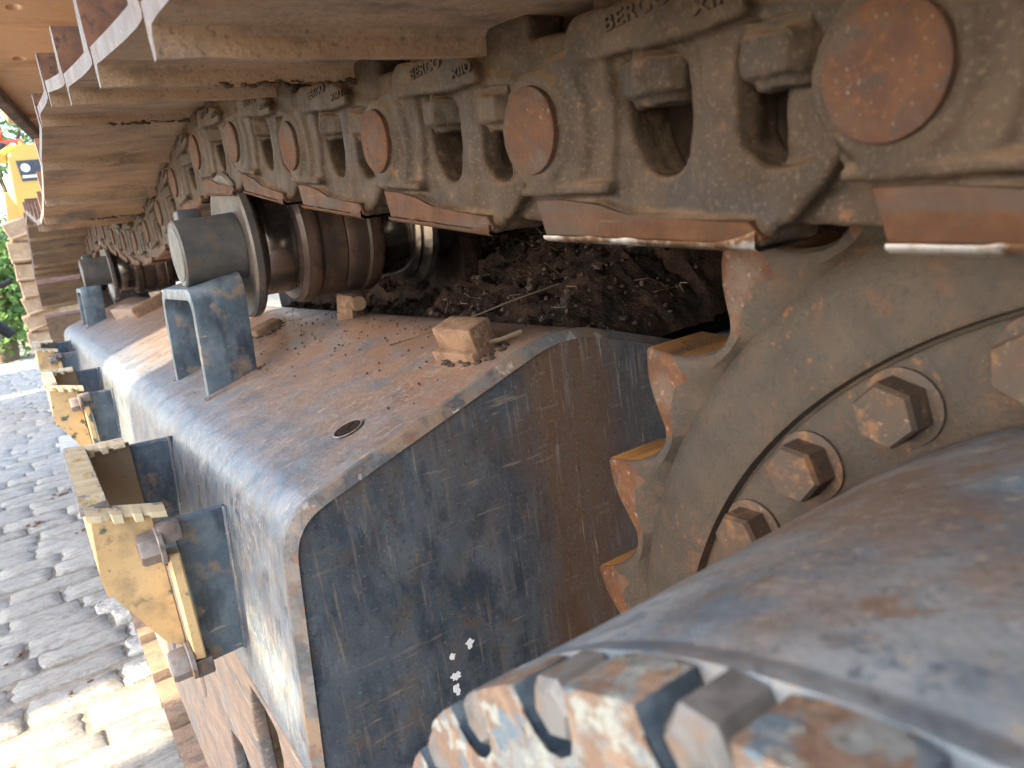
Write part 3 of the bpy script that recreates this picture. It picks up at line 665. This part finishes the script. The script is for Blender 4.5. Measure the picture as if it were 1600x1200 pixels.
    b = bmesh.new(); tube(b, [(.430, 1.108 - .012, -.100), (.430, 1.108 - .024, -.098)], .011, 14); b.verts.ensure_lookup_table(); b.faces.new(b.verts[-14:]); part('thread', b, M['clay'], nb, t)
    # ---- steps
    def step(ya, yb, zs=0.0, wear=0):
        st_bm = bmesh.new()
        prism(st_bm, rnd_poly([(.004, -.221), (.058, -.238), (.058, -.392), (.040, -.376), (.006, -.312), (.000, -.288)], [.006, 0, 0, .004, .006, .006], 3), ya, ya + .008, 'y', bevel=.0015)
        st = part('step', st_bm, M['yellow'], t, t, 30, 'yellow boarding step with toothed top edge')
        b = bmesh.new(); prism(b, [(.004, -.221), (.0755, -.226), (.0755, -.41), (.040, -.376), (.006, -.312), (.000, -.288)], yb - .008, yb, 'y', bevel=.001); part('step_far_leg', b, M['yellow_in'], st, t)
        b = bmesh.new(); prism(b, [(.004, -.2235), (.010, -.2235), (.0075, -.312), (.0015, -.312), (-.0005, -.288)], ya + .0085, yb - .0085, 'y'); part('step_outer_plate', b, M['yellow'], st, t)
        # toothed tread strip along the outer top edge
        b = bmesh.new(); n = 9
        box(b, (-.002, ya + .004, -.2232), (.0245, yb - .004, -.2180), .001)
        part('tread_strip', b, M['bolt_grey'], st, t, 25)
        tb = bmesh.new(); dy = (yb - ya) / n * .29
        pts = [(-dy, 0), (-dy * .7, .007), (-dy * .1, .0105), (dy * .45, .008), (dy, 0)]
        aa = [tb.verts.new((.000, p[0], -.2180 + p[1])) for p in pts]; cc = [tb.verts.new((.0228, p[0] + .004, -.2180 + p[1] * .7)) for p in pts]
        for k in range(4): tb.faces.new((aa[k], aa[k + 1], cc[k + 1], cc[k]))
        tb.faces.new(aa); tb.faces.new(cc[::-1]); tme = tomesh(tb, 'tread_tooth', M['tooth'], 50)
        tme.transform(Matrix.Translation(-t.location))
        for i in range(n): put('tread_tooth', tme, st, Matrix.Translation((0, ya + .028 + (yb - ya - .056) * i / (n - 1), 0)))
        # toothed lips on both legs
        for y, sg, m in ((ya + .004, -1, 'tooth'), (yb - .004, -1, 'tooth')):
            b = bmesh.new(); xs = [.002 + .068 * i / 48 for i in range(49)]; pr_ = None
            for x in xs:
                s = (x - .002) / .068; zz = -.2175 - .018 * s * (1 if y < (ya + yb) / 2 else .15)
                tooth = .013 * (1 if (.30 < s < .44 or .58 < s < .70) else .28) + (.004 if s > .78 else 0)
                if s < .26: tooth = .010 - .020 * abs(s - .13) * .9
                cols = [(y + .010, zz - .003), (y + .006, zz + .002), (y - .004, zz + .0015), (y - .010 - tooth * .25, zz - .003), (y - .011 - tooth * .35, zz - .004 - tooth * .55), (y - .008 - tooth * .35, zz - .006 - tooth * .5)]
                rg = [b.verts.new((x, p[0], p[1])) for p in cols]
                if pr_:
                    for k in range(6): b.faces.new((pr_[k], pr_[(k + 1) % 6], rg[(k + 1) % 6], rg[k]))
                else: b.faces.new(rg)
                pr_ = rg
            b.faces.new(pr_[::-1]); part('toothed_lip', b, M[m], st, t, 30)
        # bent flange, with bolts through it, and the brackets on the frame
        for y, nearleg in ((ya, True), (yb, False)):
            b = bmesh.new(); zt = -.252 if nearleg else -.232
            xin0 = side_x(zt) + .004; xin1 = side_x(-.418) + .004
            prism(b, [(.072, zt), (xin0, zt - .003), (xin1, -.414), (.072, -.416)], y - .004, y + .012, 'y', bevel=.002); part('step_bracket', b, M['bluepaint'], t, t)
            b = bmesh.new(); tube(b, [(xin0 + (xin1 - xin0) * s / 8 - .003, y - .005, zt + (-.414 - zt) * s / 8) for s in range(9)], .0032, 8); part('weld_bead', b, M['frame'], t, t, 60)
            if nearleg:
                b = bmesh.new()
                prism(b, [(.0595, -.276), (.0705, -.278), (.0700, -.396), (.0590, -.394)], y - .030, y - .0045, 'y', bevel=.0015); part('step_flange', b, M['yellow'], st, t)
                b = bmesh.new(); box(b, (.0560, y - .028, -.266), (.078, y - .0045, -.248), .003); part('clamp_tab', b, M['bolt_grey'], st, t)
                b = bmesh.new(); box(b, (.0580, y - .024, -.418), (.0760, y - .0045, -.3985), .002); part('clamp_tab', b, M['bolt_grey'], st, t)
                for zb in (-.268, -.398):
                    b = bmesh.new(); hexbolt(b, (.0585, y - .016, zb), .0165, .022, 'x', rot=.2, washer=.005, cham=.12); part('bolt', b, M['bolt_grey'], st, t)
    step(.800, 1.12); step(1.90, 2.22); step(3.12, 3.44)
frame()

# ------------------------------------------------------------------ carrier rollers
def roller(y, z, label):
    t = empty('carrier_roller', (CX, y, -.12), label, 'carrier roller', 'carrier rollers under the upper track')
    c = (y, z)
    b = bmesh.new(); lathe(b, [(.2035, .0415), (.2025, .0455), (.205, .0480), (.24, .0485), (.27, .0495), (.289, .0505)], c, 56); part('end_housing', b, M['cap'], t, t)
    b = bmesh.new(); lathe(b, [(.2065, .0395), (.2030, .0400), (.2020, .0385), (.2016, .0)], c, 48); part('end_cap', b, M['cap'], t, t)
    b = bmesh.new(); box(b, (.215, y + .002, z + .030), (.250, y + .030, z + .062), .005); part('grease_boss', b, M['cap'], t, t)
    b = bmesh.new(); lathe(b, [(.290, .050), (.289, .085), (.283, .098), (.282, .104), (.285, .1085), (.294, .1095), (.298, .107), (.301, .096), (.3115, .0785)], c, 72); part('outer_flange', b, M['roller'], t, t)
    for x0, x1 in ((.3118, .355), (.492, .540)):
        b = bmesh.new(); lathe(b, [(x0, .0780), (x0 + .003, .0795), (x1 - .003, .0795), (x1, .0780)], c, 72); part('tread', b, M['roller_wear'], t, t)
    b = bmesh.new(); lathe(b, [(.3552, .079), (.358, .092), (.364, .0985), (.380, .1005), (.386, .0985), (.389, .096), (.425, .0965), (.428, .0945), (.432, .0965), (.462, .0965), (.466, .099), (.482, .0995), (.487, .097), (.4918, .081)], c, 72); part('centre_drum', b, M['roller_mid'], t, t)
    b = bmesh.new(); lathe(b, [(.5402, .079), (.545, .090), (.551, .096), (.556, .093), (.560, .099), (.566, .107), (.574, .109), (.580, .106), (.584, .07)], c, 72); part('inner_flange', b, M['roller_wear'], t, t)
    b = bmesh.new(); lathe(b, [(.5842, .060), (.66, .058), (.66, .03)], c, 40); part('shaft', b, M['roller'], t, t)
    b = bmesh.new(); o = [(y + .070 * cos(pi * k / 12), z + .070 * sin(pi * k / 12)) for k in range(13)]; o = o + [(y - .07, -.16), (y + .07, -.16)]
    prism(b, o, .635, .675, 'x', bevel=.006); part('support_bracket', b, M['mud'], t, t)
roller(1.17, .0135, 'nearer carrier roller behind the large lifting lug')
roller(3.03, .0160, 'far carrier roller beside the small lifting lug')
def idler():
    t = empty('front_idler', (CX, IC[0], -.9), 'big front idler wheel inside the far track bend', 'idler wheel')
    b = bmesh.new(); lathe(b, [(.30, .1), (.30, .30), (.312, .352), (.36, .352), (.365, .385), (.47, .385), (.475, .352), (.522, .352), (.534, .30), (.534, .1)], IC, 64); part('wheel', b, M['roller'], t, t)
idler()

# ------------------------------------------------------------------ drive sprocket and final drive
def sprocket():
    t = empty('drive_sprocket', (.40, SC[0], SC[1]), 'big rusty toothed drive sprocket with ring of hex bolts', 'sprocket')
    NT = 25; P = 360 / NT; XA, XB = .376, .452
    # angle from straight up (deg, towards the front), radius; one tooth
    one = [(52.1, .4745), (52.6, .4715), (53.9, .463), (55.1, .4505), (55.8, .4400), (56.4, .4310), (57.2, .4245), (58.5, .4215), (59.8, .4235), (61.4, .4300), (63.0, .4395), (64.4, .4520), (65.5, .4655), (66.1, .4735)]
    outline = []; kind = []
    for k in range(NT):
        for j, (a, r) in enumerate(one):
            outline.append((a + P * k, r)); kind.append(j)
    def pt(a, r, x): return (x, SC[0] + r * sin(radians(a)), SC[1] + r * cos(radians(a)))
    b = bmesh.new(); n = len(outline)
    ch = []     # chamfered rim of the tooth face: teeth narrow towards their tips
    rows = []
    for x, f in ((XA + .0, 0), ):
        pass
    def row(fr, fx): return [b.verts.new(pt(a, fr(r), fx(r))) for a, r in outline]
    narrow = lambda r: .005 * max(0, (r - .43) / .045) ** 1.3
    rA0 = row(lambda r: .4105, lambda r: XA + .006)
    rA1 = row(lambda r: .4105 + (r - .4105) * .35, lambda r: XA)
    rA2 = row(lambda r: .4105 + (r - .4105) * .80, lambda r: XA + narrow(r) * .5)
    rA3 = row(lambda r: r - .002, lambda r: XA + .0015 + narrow(r))
    rA4 = row(lambda r: r, lambda r: XA + .0035 + narrow(r))
    rB4 = row(lambda r: r, lambda r: XB - .005 - narrow(r))
    rB0 = row(lambda r: .4105, lambda r: XB)
    seq = [rA0, rA1, rA2, rA3, rA4, rB4, rB0]
    for s, (u, v) in enumerate(zip(seq, seq[1:])):
        for i in range(n):
            f = b.faces.new((u[i], u[(i + 1) % n], v[(i + 1) % n], v[i]))
            j = kind[i]
            f.material_index = 2 if s == 4 else (1 if (s in (1, 2, 3) and (j <= 5 or j >= 11)) else 0)
    part('toothed_ring', b, [M['sprocket'], M['tooth_rust'], M['tooth_flank']], t, t, 38)
    b = bmesh.new()
    prof = [(.440, .4108), (.3822, .4108), (.3800, .4085), (.3762, .4035), (.3727, .395), (.3695, .381), (.3670, .365), (.3662, .3535), (.3668, .3515), (.3745, .3500), (.3748, .3485), (.3728, .3475), (.3715, .345), (.3715, .300), (.3735, .296), (.44, .295)]
    lathe(b, prof, SC, 180); part('sprocket_body', b, M['sprocket'], t, t, 35)
    for k in range(28):
        a = radians(31.6 + 360 / 28 * k); r = .3255
        b = bmesh.new(); p = (.3715, SC[0] + r * sin(a), SC[1] + r * cos(a)); hexbolt(b, p, .0180, .0215, 'x', rot=.3 + k * .9, washer=.003, cham=.10)
        part('bolt', b, M['bolt'], t, t, 25)
sprocket()
def final_drive():
    t = empty('final_drive', (.2, SC[0], SC[1]), 'round final drive housing with flaking blue paint and bolted rim', 'final drive')
    R = .300
    b = bmesh.new(); prof = [(.3675, .297)] + [(x, R) for x in (.36, .33, .30, .27, .24, .21, .18, .16)] + [(.145, .3002), (.135, .3004), (.131, .2995), (.129, .2995), (.1265, .3003), (.1205, .3007), (.1195, .295), (.1195, .02)]
    lathe(b, prof, SC, 240); part('housing_drum', b, M['hub'], t, t, 25)
    # cover ring with open notches for the bolts
    NB = 30; step_ = 360 / NB; ring = []
    for k in range(NB):
        a0 = 13.7 + step_ * k
        for da, r in ((-2.85, .3005), (-2.78, .2930), (-2.55, .2850), (-1.7, .2792), (0, .2772), (1.7, .2792), (2.55, .2850), (2.78, .2930), (2.85, .3005), (4.3, .3008), (6, .3008), (7.8, .3008)):
            a = radians(a0 + da); ring.append((SC[0] + r * sin(a), SC[1] + r * cos(a)))
    b = bmesh.new(); prism(b, ring, .0965, .1190, 'x', bevel=.0016, segs=2); cr = part('cover_ring', b, [M['flange'], M['notch']], t, t, 30)
    for p in cr.data.polygons:
        if hypot(p.center.y, p.center.z) < .2985 and abs(p.normal.x) < .3: p.material_index = 1
    b = bmesh.new(); lathe(b, [(.0955, .255), (.082, .250), (.074, .20), (.070, .05), (.070, .0)], SC, 96); part('cover_dome', b, M['flange'], t, t)
    for k in range(NB):
        a = radians(13.7 + step_ * k); r = .2915
        b = bmesh.new(); hexbolt(b, (.1188, SC[0] + r * sin(a), SC[1] + r * cos(a)),   .0108, .0205, 'x', rot=k * .7, cham=.24); part('bolt', b, M['flange_bolt'], t, t, 25)
final_drive()

# ------------------------------------------------------------------ mud packed on the frame
def mud():
    b = bmesh.new(); x0, x1, y0, y1 = .37, 1.06, .590, 2.0; nx, ny = 150, 230; g = []
    for i in range(nx + 1):
        col = []
        for j in range(ny + 1):
            x = x0 + (x1 - x0) * i / nx; y = y0 + (y1 - y0) * j / ny
            base = -.140 + .105 * max(0, min(1, (x - .44) / .24)) ** .8 - .02 + .045 * max(0, min(1, (x - .68) / .3))
            edge = min(1, max(0, (y - .588) / (.10 if x < .66 else .05))); edge2 = 1 if y < 1.0 else max(.25 if x < .62 else .85, 1 - (y - 1.0) * 1.2)
            if y > 1.0 and x < .66: base -= .03
            h = -.165 + (base + .165) * (edge ** .6) * (edge2)
            q = Vector((x, y, 0))
            h += (.020 * noise.fractal(q * 14, 1, 2, 5) + .007 * abs(noise.noise(q * 44)) + .007 * noise.noise(q * 105)) * (.35 + .65 * edge)
            col.append(b.verts.new((x + .006 * noise.noise(q * 50), y + .006 * noise.noise(q * 50 + Vector((5, 5, 5))), h)))
        g.append(col)
    for i in range(nx):
        for j in range(ny): b.faces.new((g[i][j], g[i + 1][j], g[i + 1][j + 1], g[i][j + 1]))
    loc = (.7, 1.2, -.15)
    def stuff(name, bm, m, label, sm=60):
        o = put(name, tomesh(bm, name, m, sm, loc)); o.location = loc; o['kind'] = 'stuff'; o['label'] = label; o['category'] = name.replace('_', ' '); return o
    def top(x, y):
        i = int((x - x0) / (x1 - x0) * nx); j = int((y - y0) / (y1 - y0) * ny); return g[max(0, min(nx, i))][max(0, min(ny, j))].co.z
    c = bmesh.new(); w = bmesh.new()
    for k in range(900):
        x = random.uniform(.42, .95); y = .60 + abs(random.gauss(0, .28)); s = random.choice((.0016, .0022, .003, .004)) * random.uniform(.7, 1.3)
        if random.random() < .02: s = random.uniform(.005, .009)
        mt = Matrix.Translation((x, y, top(x, y) + s * .4)) @ Matrix.Rotation(random.uniform(0, 6), 4, random.choice('XYZ')) @ Matrix.Diagonal((random.uniform(.7, 1.4), random.uniform(.7, 1.3), random.uniform(.6, 1.1), 1))
        blob(c, mt, s, .22)
    for k in range(420):       # grit spilt over the sheet in front of the heap
        x = random.uniform(.25, .43); y = random.uniform(.62, 1.45); s = random.uniform(.0006, .0017)
        if random.random() > ((x - .25) / .18) ** 1.5 + .05: continue
        blob(c, Matrix.Translation((x, y, -.2045 + (x - .155) * .318 + .0035 + s * .4)), s)
    for k in range(75):
        x = random.uniform(.45, .92); y = .60 + abs(random.gauss(0, .3)); z = top(x, y) + .002; a = random.uniform(0, 6.28); L = random.uniform(.012, .05); dz = random.uniform(-.7, 1.6)
        pts = []
        for s in range(4):
            f = s / 3; pts.append((x + cos(a + f * .8) * L * f, y + sin(a + f * .8) * L * f, z + dz * L * f * (1 - f * .6)))
        tube(w, pts, random.uniform(.0004, .0010), 4)
    for bx, by in ((.375, .665), (.355, 1.36), (.33, 2.95)):
        for k in range(70):
            a = random.uniform(0, 6.28); q = random.uniform(.9, 1.5); x = bx + .020 * q * cos(a); y = by + .040 * q * sin(a); r_ = random.uniform(.0012, .0045)
            blob(c, Matrix.Translation((x, y, -.2045 + (x - .155) * .318 + .003)) @ Matrix.Diagonal((1.3, 1.3, .6, 1)), r_, .25)
    stuff('mud', b, M['mud'], 'dark brown mud packed on the track frame ridge')
    stuff('grit', c, M['stone'], 'small clods and grit scattered over the mud', 0)
    tube(w, [(.345, .80, -.128), (.40, .74, -.112), (.45, .70, -.095), (.52, .69, -.085)], .0011, 5)
    tube(w, [(.40, .60, -.112), (.385, .617, -.118), (.378, .64, -.122)], .0022, 5)
    stuff('straw', w, M['straw'], 'dry straw and twigs sticking out of the mud', 60)
mud()

# ------------------------------------------------------------------ machine parked ahead
def dozer():
    t = empty('parked_bulldozer', (.3, 6.6, -1), 'yellow machine parked ahead beyond the track with round white emblem', 'bulldozer')
    Y = 6.0
    b = bmesh.new(); prism(b, rnd_poly([(.135, .50), (.165, .86), (.26, .915), (1.5, .90), (1.5, .45), (.14, .45)], [.01, .02, .02, .02, 0, 0]), Y, Y + 1.5, 'y', bevel=.012); part('hood', b, M['dozer'], t, t)
    b = bmesh.new(); prism(b, [(.10, .88), (.20, .935), (.25, .925), (.15, .865)], Y + .1, Y + .5, 'y', bevel=.006); part('mirror_plate', b, M['dozer'], t, t)
    b = bmesh.new(); prism(b, [(.198, .812), (.345, .812), (.345, .68), (.206, .68)], Y - .008, Y - .001, 'y', bevel=.001); e = part('emblem_panel', b, M['plate_dark'], t, t)
    b = bmesh.new(); prism(b, [(.243 + .027 * cos(2 * pi * k / 24), .763 + .027 * sin(2 * pi * k / 24)) for k in range(24)], Y - .011, Y - .0085, 'y'); part('round_emblem', b, M['white'], e, t)
    b = bmesh.new(); prism(b, [(.213, .715), (.34, .715), (.34, .698), (.214, .698)], Y - .011, Y - .0085, 'y'); part('stripe', b, M['white'], e, t)
    b = bmesh.new(); prism(b, [(.055, .40), (.085, .62), (.11, .62), (.175, .40)], Y + .02, Y + .06, 'y', bevel=.004); part('side_brace', b, M['dozer'], t, t)
    b = bmesh.new(); tube(b, [(.150, Y + .3, .45), (.118, Y + .3, .75)], .012, 10); part('grab_rail', b, M['white'], t, t)
    b = bmesh.new(); bmesh.ops.create_uvsphere(b, u_segments=20, v_segments=12, radius=.055, matrix=Matrix.Translation((.155, Y + .9, 1.02))); part('air_cleaner', b, M['rubber'], t, t)
    b = bmesh.new(); tube(b, [(.24, Y + .7, .9), (.235, Y + .7, 1.03)], .018, 10); part('stack_pipe', b, M['white'], t, t)
    b = bmesh.new(); prism(b, [(.262, .90), (.262, 1.0), (.275, 1.0), (.31, .93), (.31, .90)], Y + .4, Y + .5, 'y'); part('bonnet_tab', b, M['dozer'], t, t)
    # its track, curving down in front: every shoe a piece
    path = [(.055, .42), (.020, .30), (.020, .16), (.030, .04), (.030, -.08), (.010, -.20), (-.015, -.31), (-.010, -.42), (.02, -.52), (.08, -.62), (.15, -.72), (.2, -.84)]
    for i, (x, z) in enumerate(path[:-1]):
        x2, z2 = path[i + 1]; a = atan2(z2 - z, x2 - x); L = hypot(x2 - x, z2 - z)
        b = bmesh.new(); prism(b, [(0, -L * .52), (-.035, -L * .46), (-.040, -L * .40), (-.008, -L * .28), (-.012, L * .4), (.03, L * .55), (.05, L * .5), (.05, -L * .5)], 0, .55, 'x', bevel=.003)
        me = tomesh(b, 'track_shoe', M['dozer_track'], 30)
        put('track_shoe', me, t, Matrix.Translation(Vector(((x + x2) / 2, Y - .02 + .02 * i, (z + z2) / 2)) - t.location) @ Matrix.Rotation(a + pi / 2, 4, 'Y') @ Matrix.Rotation(.10, 4, 'Z'))
    b = bmesh.new(); prism(b, rnd_poly([(.09, .38), (.9, .40), (.9, -.8), (.25, -.82), (.06, -.40), (.08, 0)], .05), Y + .28, Y + .68, 'y'); part('track_core', b, M['dozer_track'], t, t)
    # dark tow bar lying at the left
    d = empty('tow_bar', (-.2, 7.6, -1), 'dark tow bar and drawbar lying behind the yellow machine', 'tow bar')
    b = bmesh.new(); tube(b, [(-.55, 7.5, .12), (-.30, 7.5, -.16), (-.12, 7.5, -.38)], .045, 10); part('bar', b, M['rubber'], d, d)
    b = bmesh.new(); tube(b, [(-.28, 7.4, -.02), (-.02, 7.4, .06)], .022, 10); part('hose', b, M['rubber'], d, d)
    b = bmesh.new(); box(b, (-.6, 7.3, -.30), (-.25, 7.6, -.24), .01); box(b, (-.6, 7.3, -.40), (-.2, 7.6, -.36), .01); part('drawbar', b, M['bolt_grey'], d, d)
    r = empty('red_boom', (-.2, 11, -1), 'red painted boom far behind the yellow machine', 'boom')
    b = bmesh.new(); tube(b, [(-2.5, 11.2, 2.02), (.30, 11, 1.80)], .06, 8); tube(b, [(-2.5, 11.2, 1.72), (.50, 11, 1.70)], .04, 8); part('boom_tube', b, M['red'], r, r)
    b = bmesh.new(); box(b, (-2.65, 11.1, -1), (-2.4, 11.3, 2.1), .02); part('post', b, M['red'], r, r)
dozer()

# ------------------------------------------------------------------ added roof, unseen left of the view; its gaps shape the sun stripes
def shade_roof():
    t = empty('added_shade_roof', (-5.2, 3.5, -1), 'added sheet roof on posts, out of view, shading the track and yard', 'shade_roof')
    for pl in ([(-7.6, -.9), (-3.3, -.9), (-3.3, 1.52), (-4.3, 1.60), (-6.3, 1.69), (-7.6, 1.69)],
               [(-7.6, 1.99), (-6.3, 1.99), (-4.3, 2.14), (-3.3, 2.2), (-3.3, 8.42), (-7.6, 8.42)],
               [(-7.6, 8.68), (-3.3, 8.68), (-3.3, 10.95), (-7.6, 10.95)]):
        hole = [[(-4.50, .60), (-4.49, .72), (-4.52, .80), (-4.60, .78), (-4.66, .66), (-4.62, .59)]] if pl[0][1] < 0 else []  # opening added to let a sun patch fall on the frame side
        me = holed_plate(pl, hole, .03, .003, 'roof_panel'); me.materials.clear(); me.materials.append(M['shade_roof'])
        me.transform(Matrix.Translation(Vector((0, 0, 3.02)) - t.location)); put('roof_panel', me, t)
    for x in (-7.4, -3.5):
        b = bmesh.new(); box(b, (x - .05, -.9, 3.045), (x + .05, 10.95, 3.16), .01); part('roof_beam', b, M['shade_roof'], t, t)
        for y in (-.6, 4.6, 10.3):
            b = bmesh.new(); box(b, (x - .05, y - .05, -1), (x + .05, y + .05, 2.998), .008); part('post', b, M['shade_roof'], t, t)
shade_roof()

# ------------------------------------------------------------------ trees at the far side
def tree(x, y, h, r, label, seed):
    rr = random.Random(seed)
    t = empty('tree', (x, y, -1), label, 'tree', 'trees at the far side of the yard')
    b = bmesh.new()
    prev = None
    for s in range(6):
        f = s / 5; ring = [b.verts.new((x + .25 * f * sin(seed) + .16 * (1 - .7 * f) * cos(2 * pi * k / 10), y + .16 * (1 - .7 * f) * sin(2 * pi * k / 10), -1 + h * .6 * f)) for k in range(10)]
        if prev:
            for k in range(10): b.faces.new((prev[k], prev[(k + 1) % 10], ring[(k + 1) % 10], ring[k]))
        prev = ring
    for k in range(7):
        a = rr.uniform(0, 6.28); z = -1 + h * rr.uniform(.25, .55); tube(b, [(x, y, z), (x + cos(a) * r * .35, y + sin(a) * r * .35, z + h * .12), (x + cos(a) * r * .7, y + sin(a) * r * .7, z + h * .22)], .035, 5)
    part('trunk', b, M['bark'], t, t)
    b = bmesh.new()
    for c in range(70):
        a = rr.uniform(0, 6.28); q = r * math.sqrt(rr.random()); zc = -1 + h * rr.uniform(.12, 1.0); q *= (1 - .55 * abs((zc + 1) / h - .5))
        cx, cy = x + cos(a) * q, y + sin(a) * q
        for l in range(75):
            p = Vector((cx + rr.gauss(0, .22), cy + rr.gauss(0, .22), zc + rr.gauss(0, .17))); s = rr.uniform(.035, .085)
            d = Vector((rr.gauss(0, 1), rr.gauss(0, 1), rr.gauss(-.3, .7))).normalized(); e = d.orthogonal().normalized(); e = (Matrix.Rotation(rr.uniform(0, 6), 3, d) @ e)
            b.faces.new([b.verts.new(v) for v in (p - d * s, p + e * s * .45, p + d * s, p - e * s * .45)])
    part('crown', b, M['leaf'], t, t, 0)
tree(-1.3, 15.0, 4.6, 1.5, 'leafy green tree left of the yellow machine', 3)
tree(.5, 17.5, 5.5, 1.8, 'leafy green tree behind the yellow machine', 5)
tree(-3.2, 19.0, 6.0, 2.0, 'leafy green tree farthest left in the yard', 8)
tree(2.8, 20.0, 6.0, 2.2, 'leafy green tree hidden farthest right in the yard', 11)
tree(-.35, 12.8, 2.0, .8, 'low bush at the edge of the cobbles', 14)

# ------------------------------------------------------------------ lift everything so that the ground is at height 0
for o in S.objects:
    if o.parent is None and o.type in ('MESH', 'EMPTY'):
        o.location.z += GZ
